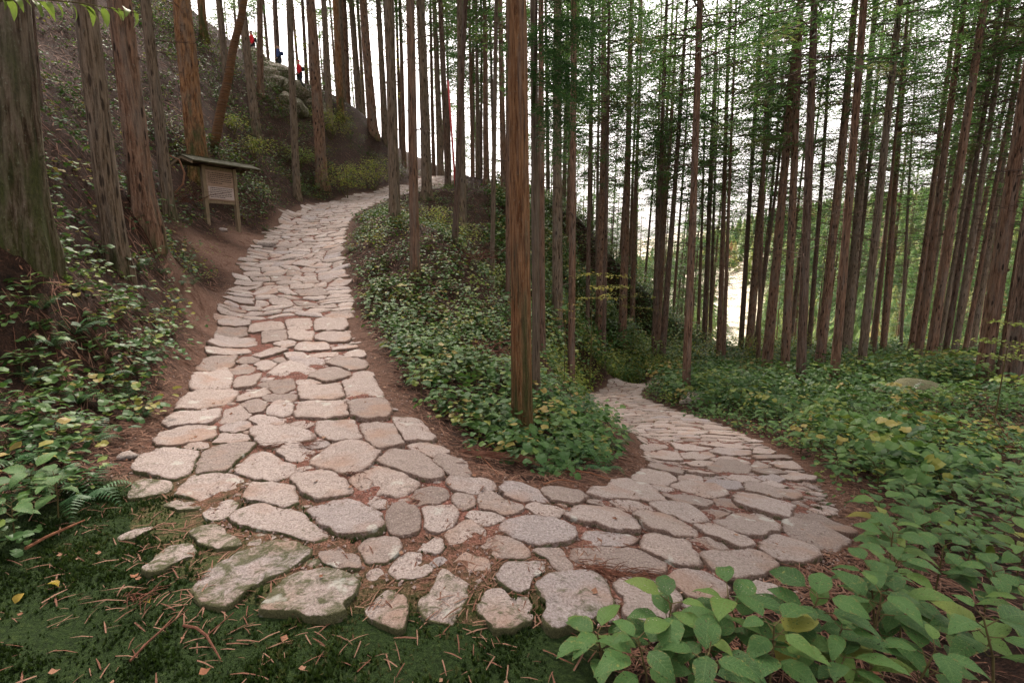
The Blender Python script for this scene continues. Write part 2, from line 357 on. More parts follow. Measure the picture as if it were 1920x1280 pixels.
class MB:
    def __init__(s): s.v = []; s.f = []
    def add(s, V, Fc):
        b = len(s.v); s.v += [tuple(p) for p in V]; s.f += [tuple(i+b for i in f) for f in Fc]
    def box(s, c, d, rot=None):
        V = [Vector((x*d[0]/2, y*d[1]/2, z*d[2]/2)) for x in (-1,1) for y in (-1,1) for z in (-1,1)]
        if rot is not None: V = [rot @ q for q in V]
        s.add([q+Vector(c) for q in V], [(0,1,3,2),(4,6,7,5),(0,4,5,1),(2,3,7,6),(0,2,6,4),(1,5,7,3)])
    def tube(s, pts, rad, n=6, cap=True):
        b = len(s.v); P = [Vector(p) for p in pts]
        for i, p in enumerate(P):
            d = (P[min(i+1, len(P)-1)]-P[max(i-1, 0)]).normalized()
            a = d.orthogonal().normalized() if i == 0 else (a - d*a.dot(d)).normalized()
            c = d.cross(a); r = rad[i] if hasattr(rad, '__len__') else rad
            for k in range(n):
                q = 2*math.pi*k/n; s.v.append(tuple(p + a*(r*math.cos(q)) + c*(r*math.sin(q))))
        for i in range(len(P)-1):
            for k in range(n): s.f.append((b+i*n+k, b+i*n+(k+1) % n, b+(i+1)*n+(k+1) % n, b+(i+1)*n+k))
        if cap:
            s.f.append(tuple(b+k for k in range(n))[::-1]); s.f.append(tuple(b+(len(P)-1)*n+k for k in range(n)))
    def mesh(s, name, m, smooth=False): return mesh_from(name, s.v, s.f, m, smooth)

def scatter(name, tmpl, pos, rz, tilt, taz, scale, tone, m, normal=None):
    """join transformed copies of a small template into one mesh; tmpl=(V,F list same length)"""
    V, Fc = tmpl; V = np.asarray(V, float); Fc = np.asarray(Fc, int); n = len(pos)
    c, s_ = np.cos(rz), np.sin(rz)
    X = V[None, :, 0]*scale[:, None]; Y = V[None, :, 1]*scale[:, None]; Z = V[None, :, 2]*scale[:, None]
    ct, st = np.cos(tilt)[:, None], np.sin(tilt)[:, None]
    Y2 = Y*ct - Z*st; Z2 = Y*st + Z*ct
    X3 = X*c[:, None] - Y2*s_[:, None]; Y3 = X*s_[:, None] + Y2*c[:, None]
    if normal is not None: Z2 = Z2 + X3*normal[:, 0:1] + Y3*normal[:, 1:2]
    P = np.stack([X3+pos[:, 0:1], Y3+pos[:, 1:2], Z2+pos[:, 2:3]], -1).reshape(-1, 3)
    FF = (Fc[None] + (np.arange(n)*len(V))[:, None, None]).reshape(-1, Fc.shape[1])
    return mesh_from(name, P, FF, m, False, {'tone': np.repeat(tone, len(V))})
def slope(x, y, e=.15):
    return np.stack([(H(x+e, y)-H(x-e, y))/(2*e), (H(x, y+e)-H(x, y-e))/(2*e)], -1)

# ---------------------------------------------------------------- terrain
def axis(lo, hi, c, fine, n1, growth):
    a = [c]; s_ = fine
    while a[-1] < hi:
        a.append(a[-1]+s_)
        if len(a) > n1: s_ *= growth
    b = [c]; s_ = fine
    while b[-1] > lo:
        b.append(b[-1]-s_)
        if len(b) > n1: s_ *= growth
    return np.array(b[:0:-1] + a)
gx = axis(-600, 700, 0, .05, 75, 1.022); gy = axis(-60, 800, 3.5, .05, 55, 1.02)
GX, GY = np.meshgrid(gx, gy); GZ = H(GX, GY); SD = sdist(GX, GY); REG = region(GX, GY)
rough = sstep(0.0, .8, SD)
GZ = GZ - .035*(1-sstep(-.22, -.10, SD)) + rough*(fbm(GX*.8, GY*.8, 4)*.16 + fbm(GX*4, GY*4, 3)*.085) + (fbm(GX*12+5, GY*12, 3)*.015*sstep(-.02, .1, SD))
far = sstep(40, 150, np.hypot(GX, GY)); GZ += far*fbm(GX*.03, GY*.03, 4)*6
# moss lies where the traffic does not reach: the low front bank (plan coordinates)
def moss_xy(x, y):
    edge = 1.86 + .95*np.clip(-x-.6, 0, 1.7)**1.3*.62 + .12*fbm(x*2.5, y*2.5, 3)
    a = (1-sstep(-.12, .16, y-edge)) + .42*(1-sstep(.1, .95, y-edge-.35*sstep(-.5, -2, x)))
    return np.clip(a, 0, 1)*(1-sstep(.15, .6, x))*(1-sstep(2.2, 2.9, -x+.15*fbm(x*3, y*3)))
MOSS = moss_xy(GX, GY) + .25*(fbm(GX*.5+9, GY*.5) > .25)*(REG == 2)*(SD > .5) + .15*(REG == 1)
DIRT = (1-sstep(.0, .35, SD+.15*fbm(GX*2, GY*2)))*.55*(GY > 3)
_dp = [pt(430,455,12.6), pt(470,440,14.6), pt(400,560,9.2), pt(385,600,8.3)]
for (ax, ay, _), rr in zip(_dp, (1.3, 1.0, .75, .5)):
    DIRT = np.maximum(DIRT, (1-sstep(.4, 1.0, np.hypot(GX-ax, (GY-ay)*.8)/rr))*1.0)
nx, ny = len(gx), len(gy)
idx = np.arange(nx*ny).reshape(ny, nx)
FQ = np.stack([idx[:-1, :-1], idx[:-1, 1:], idx[1:, 1:], idx[1:, :-1]], -1).reshape(-1, 4)
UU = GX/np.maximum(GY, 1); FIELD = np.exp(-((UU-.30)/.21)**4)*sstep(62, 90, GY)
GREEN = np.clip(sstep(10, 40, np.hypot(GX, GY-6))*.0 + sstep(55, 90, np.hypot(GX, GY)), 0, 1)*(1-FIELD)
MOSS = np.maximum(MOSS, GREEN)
MOSS = np.maximum(MOSS, np.where((REG == 2), .35*sstep(.3, 1.5, SD), np.where(REG == 1, .2, .12)*sstep(.4, 1.2, SD)))
terr = mesh_from('forest_floor', np.stack([GX, GY, GZ], -1).reshape(-1, 3), FQ, M_ground, True, {'moss': MOSS.ravel(), 'dirt': DIRT.ravel(), 'field': FIELD.ravel(), 'hill': GREEN.ravel()})
tag(ob('forest_floor', terr), kind='structure')
def ground_z(x, y):
    """height of the built mesh (bilinear)"""
    x = np.asarray(x, float); y = np.asarray(y, float)
    i = np.clip(np.searchsorted(gx, x)-1, 0, nx-2); j = np.clip(np.searchsorted(gy, y)-1, 0, ny-2)
    fx = (x-gx[i])/(gx[i+1]-gx[i]); fy = (y-gy[j])/(gy[j+1]-gy[j])
    return (GZ[j, i]*(1-fx)+GZ[j, i+1]*fx)*(1-fy) + (GZ[j+1, i]*(1-fx)+GZ[j+1, i+1]*fx)*fy

# ---------------------------------------------------------------- stone path: grit bed and stones
outl = []
n = len(OUTL)
for i in range(n):
    a = POLY[i]; b = POLY[(i+1) % n]; k = max(1, int(np.hypot(*(b-a))/.12))
    for q in range(k): outl.append(a+(b-a)*q/k)
outl = np.array(outl); 
outl2 = outl + np.stack([fbm(outl[:,0]*3, outl[:,1]*3), fbm(outl[:,0]*3+50, outl[:,1]*3)], -1)*.10
ix, iy = np.meshgrid(np.arange(-12, 14, .14), np.arange(1, 37, .14)); msk = (sdist(ix, iy) < -.07)
inn = np.stack([ix[msk], iy[msk]], -1)
allp = [Vector(p) for p in np.concatenate([outl2, inn]).tolist()]
no = len(outl2)
res = geometry.delaunay_2d_cdt(allp, [(i, (i+1) % no) for i in range(no)], [], 1, 1e-5)
pv = np.array([(p[0], p[1]) for p in res[0]]); pf = [tuple(f) for f in res[2]]
pz = H(pv[:,0], pv[:,1]) + .014 - .07*sstep(-.16, -.02, sdist(pv[:,0], pv[:,1])) + fbm(pv[:,0]*6, pv[:,1]*6, 2)*.010
path = ob('stone_path', mesh_from('stone_path', np.column_stack([pv, pz]), pf, M_grit, True, {'moss': np.clip(moss_xy(pv[:,0], pv[:,1])*1.0, 0, 1)}))
tag(path, kind='structure')

REGS = {1:(200,820,.2968),2:(560,820,.2968),3:(920,860,.2657),4:(1180,780,.2657),5:(280,600,.2188),6:(540,600,.25)}
TR = """
1 185,225 260,135 420,105 575,130 560,190 510,250 440,290 300,245
1 575,185 620,120 760,62 930,70 840,140 720,240 600,245
1 850,195 970,130 1080,165 1170,215 1140,260 1030,300 860,240
1 470,380 560,300 690,262 840,290 830,340 740,415 600,425
1 145,380 200,315 300,305 405,320 400,360 330,385 160,400
1 900,400 950,325 1130,335 1170,380 1175,440 1110,465 990,430
1 370,450 450,425 570,430 580,475 470,485
1 620,510 680,450 790,415 820,460 790,510 730,545 650,540
1 800,545 880,480 970,452 1180,500 1230,540 1330,610 1410,640 1330,680 1150,615 960,590
1 540,610 680,575 760,640 840,710 740,735 600,700
1 240,870 400,720 520,700 560,760 420,820 300,880
1 80,650 180,600 290,590 200,640
1 640,860 850,760 960,735 1040,690 1190,700 1285,770 1180,850 1020,920 880,990 740,1110 620,1060 560,980
1 1110,115 1180,70 1305,110 1230,160 1160,165
2 -30,285 20,262 180,243 250,290 350,365 290,395 120,415
2 -220,1120 -160,1000 -30,890 120,862 300,885 370,960 340,1040 250,1075 285,1160 150,1165 -50,1130
2 120,170 250,70 400,75 490,130 400,230 330,250 200,210
2 530,170 620,110 750,120 880,220 890,270 800,290 640,235
2 845,175 900,135 980,165 1070,265 1050,285 940,235
2 700,75 830,60 920,110 850,140 760,110
2 340,295 480,222 600,250 755,320 640,395 480,375 360,340
2 90,470 200,420 380,425 470,480 530,580 510,640 280,645 170,590
2 360,385 480,400 580,460 500,475 430,440
2 570,520 610,445 680,445 775,530 750,620 650,645 560,590
2 795,470 960,445 995,500 990,560 900,620 800,590
2 700,430 760,370 890,350 935,390 880,440 760,445
2 960,310 1010,290 1180,300 1215,340 1100,375 980,350
2 970,430 1000,395 1100,400 1110,450 1040,475
2 1140,400 1210,375 1390,460 1360,500 1280,520 1150,470
2 700,700 760,650 900,665 920,720 850,760 720,735
2 130,710 270,680 350,700 395,790 390,860 300,855 190,800
2 370,710 440,675 600,685 630,720 560,800 430,830 390,770
2 570,880 700,755 775,755 825,860 790,895 640,915
2 435,1120 560,1000 665,1030 680,1130 640,1240 470,1170
2 765,1090 840,1030 920,885 1050,950 1045,1050 960,1180 820,1150
2 930,640 1060,545 1160,600 1160,700 1060,730 960,700
2 970,840 1060,770 1180,800 1190,860 1140,930 1050,890
2 1045,530 1100,500 1230,505 1320,550 1160,585
2 440,900 500,860 560,900 470,920
3 -80,640 -10,595 90,590 200,640 285,705 220,740 80,715
3 50,890 110,790 250,760 380,750 370,810 270,860 250,960 140,950
3 -90,1090 -20,985 80,970 140,1040 250,1030 270,1090 240,1140 300,1160 50,1250 -20,1160
3 100,250 130,220 300,240 400,320 350,335 110,290
3 370,265 440,240 620,255 690,300 600,325 430,325
3 690,275 780,240 870,245 900,190 1000,185 1110,215 1240,325 1150,325 1000,300 820,295
3 270,370 340,350 520,385 480,440 370,410
3 60,500 110,465 260,450 440,480 560,560 520,640 330,650 170,575
3 530,440 640,370 800,365 900,400 1000,480 1010,545 850,555 740,500
3 640,630 760,530 870,540 1010,600 900,640 700,632
3 570,740 620,660 850,655 1080,700 1210,790 1180,820 1000,800 900,770 700,735
3 300,680 420,655 480,670 580,800 500,815 380,740
3 330,920 600,830 740,850 820,950 830,1070 700,1160 450,1240 390,1200 450,1050 380,1020
3 890,920 1050,905 1170,910 1270,1000 1200,1100 1110,1190 1010,1120 990,1010
3 690,300 820,322 790,350 700,335
3 850,325 960,328 1130,370 1110,405 960,385
4 60,730 180,710 330,745 420,810 460,870 330,880 180,850 100,790
4 160,650 400,662 520,730 540,770 430,785 330,740 200,690
4 50,465 130,420 240,430 350,485 250,505 80,490
4 230,600 260,560 420,565 570,625 540,680 430,668
4 300,520 370,490 560,520 670,570 570,600 420,555
4 600,620 690,610 750,680 700,710
4 520,690 600,665 720,715 620,750 540,725
4 745,640 820,585 960,590 1120,640 1100,740 1040,750 850,690
4 600,770 760,705 900,740 1030,790 1020,830 900,880 720,840
4 470,810 560,780 780,870 860,930 760,965 620,900
4 400,892 540,888 700,960 560,962 450,922
4 100,960 140,890 270,885 400,915 490,1090 420,1100 200,1030
4 520,1010 900,975 1000,1050 880,1120 850,1170 760,1170 600,1110
4 910,960 1050,880 1290,960 1280,1000 1150,1030 1000,1010
4 1100,820 1170,770 1300,790 1500,890 1390,950 1200,900
4 300,1190 400,1130 540,1140 640,1220 560,1280 420,1260
4 790,700 900,695 1000,745 1000,770 880,742
4 840,500 1000,532 1180,570 1150,600 980,590 850,550
4 530,490 620,480 740,492 770,530 700,540 560,510
4 920,500 1000,490 1080,520 1020,533
4 720,462 760,440 850,450 900,480 800,487
4 920,462 1000,445 1080,468 990,485
4 570,390 640,355 760,362 840,390 780,430 660,430
4 870,365 900,345 980,370 900,385
4 1010,360 1130,345 1200,390 1080,390
4 880,402 1000,392 1110,430 960,440
4 1080,445 1160,425 1280,440 1270,470 1130,475
4 340,475 420,445 490,465 520,490 400,485
4 590,320 700,305 850,355 780,368 640,348
4 360,405 430,388 590,432 420,440
4 160,390 290,355 400,425 330,440 200,420
4 150,505 280,530 270,555 200,545
4 560,268 650,250 850,265 830,290 700,297
4 370,280 430,268 560,272 590,310 500,330 400,310
4 310,215 420,232 560,245 460,264 350,250
4 520,220 640,210 800,230 840,248 700,244
4 120,280 250,255 330,280 350,340 230,335 150,310
4 900,300 1100,290 1110,312 900,322
4 900,250 1010,265 960,290 880,280
4 380,350 460,335 590,352 560,380 460,378
4 90,240 200,220 260,240 130,262
4 1190,735 1210,705 1400,765 1550,850 1400,825
4 760,1205 900,1175 1000,1240 880,1290
5 870,1000 960,960 1200,955 1390,1020 1340,1060 1020,1110 920,1060
5 75,1080 180,990 300,945 540,945 550,1050 400,1060 200,1095
5 560,1070 640,1010 840,1020 850,1070 700,1088
5 385,620 440,510 660,465 710,560 660,600
5 440,450 540,325 740,335 690,440 550,455
5 340,700 450,650 720,640 735,710 560,760 280,775
5 180,900 250,830 600,800 610,870 480,930 200,945
5 615,900 660,810 780,780 860,850 820,900 680,915
5 620,960 680,920 850,905 850,950 720,995
5 740,710 850,660 1000,615 1030,645 920,685 780,725
5 1000,680 1240,685 1220,720 1060,715
5 800,745 870,710 1000,755 950,815 880,825
5 1010,830 1100,730 1170,740 1200,830 1150,855
5 700,450 820,405 880,430 850,480 730,485
5 720,560 800,500 930,480 880,600 770,610
5 950,560 1200,540 1210,620 1130,660 1000,600
5 500,320 540,262 820,270 840,300 600,325
5 540,245 600,170 880,180 900,240 720,255
5 590,150 620,90 810,95 820,155
5 610,60 640,20 830,20 850,70 730,80
5 740,380 850,337 930,380 800,400
5 905,325 1100,250 1170,285 960,345
5 1090,215 1210,198 1250,250 1130,260
5 985,130 1170,115 1180,190 1000,215
5 870,125 900,60 1110,50 1160,100 980,118
5 920,400 1040,372 1080,400 1000,450
5 1055,365 1130,338 1175,380 1085,390
5 1170,320 1290,305 1340,342 1200,352
5 1050,470 1180,400 1270,405 1430,460 1300,520 1150,505
5 1190,30 1360,15 1380,100 1200,105
5 1190,118 1390,122 1385,192 1200,190
5 860,880 960,842 1170,890 1150,925 1000,940
5 1230,910 1330,900 1410,920 1340,945
6 575,812 790,800 860,930 860,980 690,985 630,930
6 790,740 860,750 970,765 1060,900 1050,940 890,955 820,850
6 465,645 690,615 770,760 640,775 490,750
6 85,710 120,655 400,650 450,750 280,765 110,750
6 225,790 460,800 510,930 350,930 260,880
6 440,500 610,465 690,580 480,610
6 110,525 360,515 400,600 340,635 130,620
6 165,450 260,385 380,380 470,430 290,495
6 290,345 390,297 570,330 560,370 480,395
6 490,420 610,410 620,450 500,465
6 80,470 160,465 240,505 120,510
6 170,285 400,257 420,280 190,300
6 415,272 530,240 560,290 440,298
6 60,220 100,197 270,197 310,245 90,250
6 340,217 480,205 500,240 350,248
6 200,150 280,115 430,120 450,160 420,190 250,175
6 215,40 240,10 420,10 430,70 400,100 220,98
6 10,320 150,312 280,345 200,380 60,350
6 120,950 230,925 295,965 190,990
"""
stones = []          # (list of xyz ground points, tone)
tp = []; cnt = []
for ln in TR.strip().splitlines():
    q = ln.split(); ox, oy, sc = REGS[int(q[0])]
    P = [tuple(map(float, a.split(','))) for a in q[1:]]
    tp += [(ox+a*sc, oy+b*sc) for a, b in P]; cnt.append(len(P))
tp = np.array(tp)
W3, _ = unproj(tp[:,0], tp[:,1]-2, 40)
NTR = len(cnt)
k = 0
for c in cnt:
    stones.append(W3[k:k+c, :2]); k += c
def rowstones(rows, start, end, seed):
    rg = random.Random(seed)
    L = np.array([pt(a,b,e)[:2] for a,b,c,d,e in rows]); Rr = np.array([pt(c,d,e)[:2] for a,b,c,d,e in rows])
    Cn = (L+Rr)/2; s_ = np.concatenate([[0], np.cumsum(np.hypot(*np.diff(Cn, axis=0).T))])
    def at(s, t):
        l = np.array([np.interp(s, s_, L[:,i]) for i in (0,1)]); r = np.array([np.interp(s, s_, Rr[:,i]) for i in (0,1)])
        return l + (r-l)*t
    s0 = np.interp(start, Cn[:,1], s_); s1 = s_[-1] - .2
    s = s0; prev = None
    wob = lambda t, ph: .10*math.sin(t*5+ph) + .05*math.sin(t*13+ph*2)
    ph = 0
    while s < s1:
        dh = rg.uniform(.24, .44); ph2 = ph + rg.uniform(-.7, .7)
        wd = np.hypot(*(at(s, 1)-at(s, 0))); t = rg.uniform(-.05, .04)
        while t < 1.0:
            ww = rg.uniform(.26, .62)/wd; t2 = min(t+ww, 1.04)
            if 1.04-t2 < .1: t2 = 1.04 + rg.uniform(-.02, .03)
            g = rg.uniform(.012, .03)/wd; gs = rg.uniform(.012, .032)
            def C(tt, top, j): return at((s+dh*top) + (wob(tt, ph2) if top else wob(tt, ph)) + (-gs if top else gs) + rg.uniform(-.03, .03), tt + j + rg.uniform(-.04, .04)*.6)
            if rg.random() < .16 and dh > .3:
                mid = .5+rg.uniform(-.1, .1)
                for (lo, hi) in ((0, mid), (mid, 1)):
                    poly = []
                    for tt, tp_, j in ((t, lo, g), ((t+t2)/2, lo, 0), (t2, lo, -g), (t2, hi, -g), ((t+t2)/2, hi, 0), (t, hi, g)):
                        poly.append(at(s+dh*tp_ + wob(tt, ph)*(1-tp_)+wob(tt, ph2)*tp_ + (gs if tp_ == lo else -gs), tt+j+rg.uniform(-.02, .02)))
                    stones.append(np.array(poly))
            else:
                sk = rg.uniform(-.05, .05)
                poly = [C(t, 0, g+sk), C((t+t2)/2, 0, 0), C(t2, 0, -g+sk), C(t2+rg.uniform(-.01,.03)-.01, .5, -g), C(t2, 1, -g-sk), C((t+t2)/2, 1, 0), C(t, 1, g-sk), C(t, .5, g-.005)]
                if rg.random() < .3: poly.pop(rg.choice([0, 2, 4, 6]))
                stones.append(np.array(poly))
            t = t2
        s += dh; ph = ph2
    return
rowstones(UP, pt(520, 600, 9.1)[1], 0, 3)
rowstones(LO, pt(1290, 832, 8.3)[1], 0, 4)
print('stones', len(stones))
def resample(A, n):
    seg = np.hypot(*(np.roll(A, -1, 0)-A).T); s_ = np.concatenate([[0], np.cumsum(seg)]); AA = np.vstack([A, A[:1]])
    u = np.linspace(0, s_[-1], n, endpoint=False); return np.stack([np.interp(u, s_, AA[:,0]), np.interp(u, s_, AA[:,1])], -1)
def segdist(Pt, Q):
    a = Q[None]; b = np.roll(Q, -1, 0)[None]; p = Pt[:, None]; d = b-a
    t = np.clip(((p-a)*d).sum(-1)/np.maximum((d*d).sum(-1), 1e-9), 0, 1); return np.sqrt(((p-a-t[..., None]*d)**2).sum(-1)).min(1)
def inpoly(Pt, Q):
    x, y = Pt[:, 0], Pt[:, 1]; r = np.zeros(len(Pt), bool)
    for i in range(len(Q)):
        ax, ay = Q[i]; bx, by = Q[(i+1) % len(Q)]; c = (ay > y) != (by > y)
        r ^= c & (x < ax + (y-ay)*(bx-ax)/(by-ay if abs(by-ay) > 1e-9 else 1e-9))
    return r
def ccw(A): 
    return A if np.sum(A[:,0]*np.roll(A[:,1],-1)-np.roll(A[:,0],-1)*A[:,1]) > 0 else A[::-1]
stones = [ccw(np.asarray(P, float)) for P in stones]
orig = [P.copy() for P in stones]; CT = np.array([P.mean(0) for P in orig]); RD = np.array([np.hypot(*(P-P.mean(0)).T).max() for P in orig])
for i, P in enumerate(orig):
    Q = resample(P, 30); tn_ = np.roll(Q, -1, 0)-np.roll(Q, 1, 0); nn_ = np.stack([tn_[:,1], -tn_[:,0]], -1); nn_ /= np.maximum(np.hypot(*nn_.T), 1e-6)[:, None]
    nb = np.where((np.hypot(*(CT-CT[i]).T) < RD+RD[i]+.15) & (np.arange(len(orig)) != i))[0]
    e = np.full(len(Q), .05 if i < NTR else .02); inn_ = np.zeros(len(Q), bool)
    for j in nb:
        e = np.minimum(e, (segdist(Q, orig[j])-.024)/2); inn_ |= inpoly(Q, orig[j])
    mz_ = float(moss_xy(CT[i:i+1, 0], CT[i:i+1, 1]-.2)[0]); e = np.where(inn_, -.012, np.minimum(e, .05-.04*mz_))
    e = (2*e + np.roll(e, 1) + np.roll(e, -1))/4
    stones[i] = Q + nn_*e[:, None]
# chips wedged into the joints that stay wide
rgf = np.random.default_rng(5); cand = np.stack([rgf.uniform(-3, 5, 9000), rgf.uniform(1.6, 9.5, 9000)], -1); cand = cand[sdist(cand[:,0], cand[:,1]) < -.06]; chips = []
cc = np.array([P.mean(0) for P in stones]); cr_ = np.array([np.hypot(*(P-P.mean(0)).T).max() for P in stones])
for p in cand:
    if float(moss_xy(p[0:1], p[1:2])[0]) > .45: continue
    nb = np.where(np.hypot(*(cc-p).T) < cr_+.12)[0]; P1 = p[None]; dmin = .09
    bad = False
    for j in nb:
        if inpoly(P1, stones[j])[0]: bad = True; break
        dmin = min(dmin, float(segdist(P1, stones[j])[0]))
    if bad: continue
    for q, r_ in chips: dmin = min(dmin, math.hypot(*(q-p))-r_)
    if dmin < .022: continue
    chips.append((p, dmin*.92))
for p, r_ in chips:
    a0 = rgf.uniform(0, 6.28); k = rgf.integers(5, 8); an = a0+np.arange(k)/k*6.283+rgf.uniform(-.25, .25, k)
    stones.append(ccw(p[None] + np.stack([np.cos(an), np.sin(an)], -1)*r_*rgf.uniform(.85, 1.15, (k, 1))*np.array([[1.15, .95]])))
print('chips', len(chips))
def stone_mesh(P, i, cheap):
    rg = np.random.default_rng(i); P = np.asarray(P)
    ctr = P.mean(0); A = P - ctr
    area = .5*np.sum(A[:,0]*np.roll(A[:,1],-1)-np.roll(A[:,0],-1)*A[:,1])
    if area < 0: A = A[::-1]; area = -area
    # corner cutting then resample
    for _ in range(0):
        A = np.concatenate([[.94*A[j]+.06*A[(j+1) % len(A)], .06*A[j]+.94*A[(j+1) % len(A)]] for j in range(len(A))])
    n = 14 if cheap else 44
    seg = np.hypot(*(np.roll(A, -1, 0)-A).T); s_ = np.concatenate([[0], np.cumsum(seg)]); AA = np.vstack([A, A[:1]])
    u = np.linspace(0, s_[-1], n, endpoint=False)
    B = np.stack([np.interp(u, s_, AA[:,0]), np.interp(u, s_, AA[:,1])], -1)
    size = math.sqrt(area)
    tn_ = np.roll(B, -1, 0)-np.roll(B, 1, 0); nn_ = np.stack([tn_[:,1], -tn_[:,0]], -1); nn_ /= np.maximum(np.hypot(*nn_.T), 1e-6)[:, None]
    B = B + nn_*.004
    if not cheap:
        ks = min(1, size/.32); rad = 1 + .05*ks*np.array([mnoise.noise(Vector((p[0]*9+i*3.1, p[1]*9, .3))) for p in B]) + .045*ks*ks*np.array([mnoise.noise(Vector((p[0]*24+i, p[1]*24, 5)))for p in B])
        B = B*rad[:, None]
        jg = np.array([mnoise.noise(Vector((p[0]*13+i*1.7, p[1]*13, 7)))*.016 + mnoise.noise(Vector((p[0]*38+i, p[1]*38, 9)))*.009 for p in B])*min(1, size/.25)
        B = B + B/np.maximum(np.hypot(*B.T), 1e-4)[:, None]*jg[:, None]
    hgt = min(.042, .014 + size*.05)*rg.uniform(.75, 1.25)
    tilt = rg.normal(0, .035, 2)
    rings = [(1.04, -.10), (1.03, .3), (1.012, .88), (.975, 1.0), (.76, 1.0), (.42, 1.0)] if not cheap else [(1.05, -.6), (1.03, .5), (.92, 1.0)]
    V = []; cz = H(ctr[0:1], ctr[1:2])[0]
    gl = H(B[:,0]+ctr[0], B[:,1]+ctr[1]) - cz
    moss = []; rim = []
    mossc = float(moss_xy(ctr[0:1], ctr[1:2]-.15)[0])
    for ri, (sc_, hh) in enumerate(rings):
        Q = B*sc_
        for j, q in enumerate(Q):
            nz = mnoise.noise(Vector((q[0]*7+i, q[1]*7, 1)))*.016 + mnoise.noise(Vector((q[0]*20+i, q[1]*20, 2)))*.008 if hh > 0 else -.03
            if cheap: nz *= .6
            V.append((q[0], q[1], gl[j]*sc_ + hgt*hh + (nz if ri > 0 else -.03) + (tilt @ q if hh > 0.5 else 0)))
            rim.append((1.0 if ri < 3 else .62 if ri == 3 else .0) if not cheap else (1.0, .9, .15)[ri])
            moss.append(np.clip((.55 if ri <= 1 else .28 if ri == 2 else .0) + (1.0 if ctr[0] < -.7 else .75)*mossc*(1 if ri < 3 else .6), 0, 1))
    V.append((0, 0, hgt*1.04 + mnoise.noise(Vector((i, 0, 1)))*.006)); moss.append(.4*mossc); rim.append(0)
    Fs = []
    for r_ in range(len(rings)-1):
        for j in range(n): Fs.append((r_*n+j, r_*n+(j+1) % n, (r_+1)*n+(j+1) % n, (r_+1)*n+j))
    last = (len(rings)-1)*n
    for j in range(n): Fs.append((last+j, last+(j+1) % n, last+n))
    tone = [float(rg.beta(1.3, 1.3))]*len(V)
    return V, Fs, (ctr[0], ctr[1], cz), moss, tone, rim
# the 300 that show largest are parts, the others one part
scr = []
for P in stones:
    z = H(P[:,0], P[:,1]); a, b, d_ = proj(P[:,0], P[:,1], z)
    scr.append(abs(.5*np.sum(a*np.roll(b,-1)-np.roll(a,-1)*b)))
order = np.argsort(scr)[::-1]; big = set(order[:300].tolist())
jV, jF, jm, jt, jr = [], [], [], [], []
for i, P in enumerate(stones):
    if i in big:
        V, Fs, o, mo, to, ri_ = stone_mesh(P, i, scr[i] < 350)
        s_ = ob('paving_stone', mesh_from('paving_stone', V, Fs, M_stone, True, {'moss': mo, 'tone': to, 'rim': ri_}), path, o)
    else:
        V, Fs, o, mo, to, ri_ = stone_mesh(P, i, True); b = len(jV)
        jV += [(v[0]+o[0], v[1]+o[1], v[2]+o[2]) for v in V]; jF += [tuple(q+b for q in f) for f in Fs]; jm += mo; jt += to; jr += ri_
tag(ob('far_paving_stones', mesh_from('far_paving_stones', jV, jF, M_stone, True, {'moss': jm, 'tone': jt, 'rim': jr}), path), kind='stuff')

# ---------------------------------------------------------------- cedar parts (shared meshes)
def trunk_mesh(seed, nseg, nring, rel, Ht, knots, flare=.34):
    """unit trunk: radius 1 at breast height, height 1 (scaled by the tree)"""
    rg = np.random.default_rng(seed); zz = np.concatenate([np.linspace(-.02, .02, 7), .02 + .98*(np.linspace(0, 1, nring)[1:]**1.25)])
    an = np.linspace(0, 2*np.pi, nseg, endpoint=False); V = []
    for z in zz:
        zm = z*Ht
        r0 = (1-.72*max(z, 0)**.9) + flare*math.exp(-max(zm+.05, 0)/.28)*1.0
        bx = .25*math.sin(z*9+seed)*z; by = .25*math.cos(z*7+seed*2)*z
        lob = 1 + .16*math.exp(-max(zm, 0)/.5)*np.sin(an*5+seed) + .025*np.sin(an*3+seed+z*8)
        fis = rel*np.array([mnoise.noise(Vector((math.cos(a)*3.2+seed*5, math.sin(a)*3.2, zm*.8))) + .6*mnoise.noise(Vector((math.cos(a)*8+seed, math.sin(a)*8, zm*1.6))) for a in an])
        r = r0*lob + fis
        for a, q in zip(an, r): V.append((q*math.cos(a)+bx, q*math.sin(a)+by, z))
    nr = len(zz); Fs = [(i*nseg+k, i*nseg+(k+1) % nseg, (i+1)*nseg+(k+1) % nseg, (i+1)*nseg+k) for i in range(nr-1) for k in range(nseg)]
    for _ in range(knots):
        a = rg.uniform(0, 2*np.pi); z = rg.uniform(.03, .55); ro = (1-.72*z**.9)
        c = np.array([math.cos(a)*ro, math.sin(a)*ro]); l = rg.uniform(.12, .35); t = np.array([-math.sin(a), math.cos(a)]); wz = .09/Ht*rg.uniform(.3, .6); wt = rg.uniform(.08, .16)
        b = len(V); c0 = c*.93
        V += [(*(c0-t*wt), z), (*(c0), z-wz), (*(c0+t*wt), z), (*(c0), z+wz), (*(c*(1+l)), z+wz*.6)]
        Fs += [(b, b+1, b+4), (b+1, b+2, b+4), (b+2, b+3, b+4), (b+3, b, b+4)]
    return V, Fs
TH = 22.0
def mk_trunk(seed, nseg, nring, rel, knots, mi):
    V, Fs = trunk_mesh(seed, nseg, nring, rel, TH, knots); return mesh_from('trunk', V, Fs, M_bark[mi], True)
near_tr = {mi: [mk_trunk(10*mi+s, 44, 150, .085, 50, mi) for s in range(2)] for mi in range(5)}
mid_tr = {mi: [mk_trunk(100+10*mi+s, 14, 34, .07, 70, mi) for s in range(2)] for mi in range(5)}
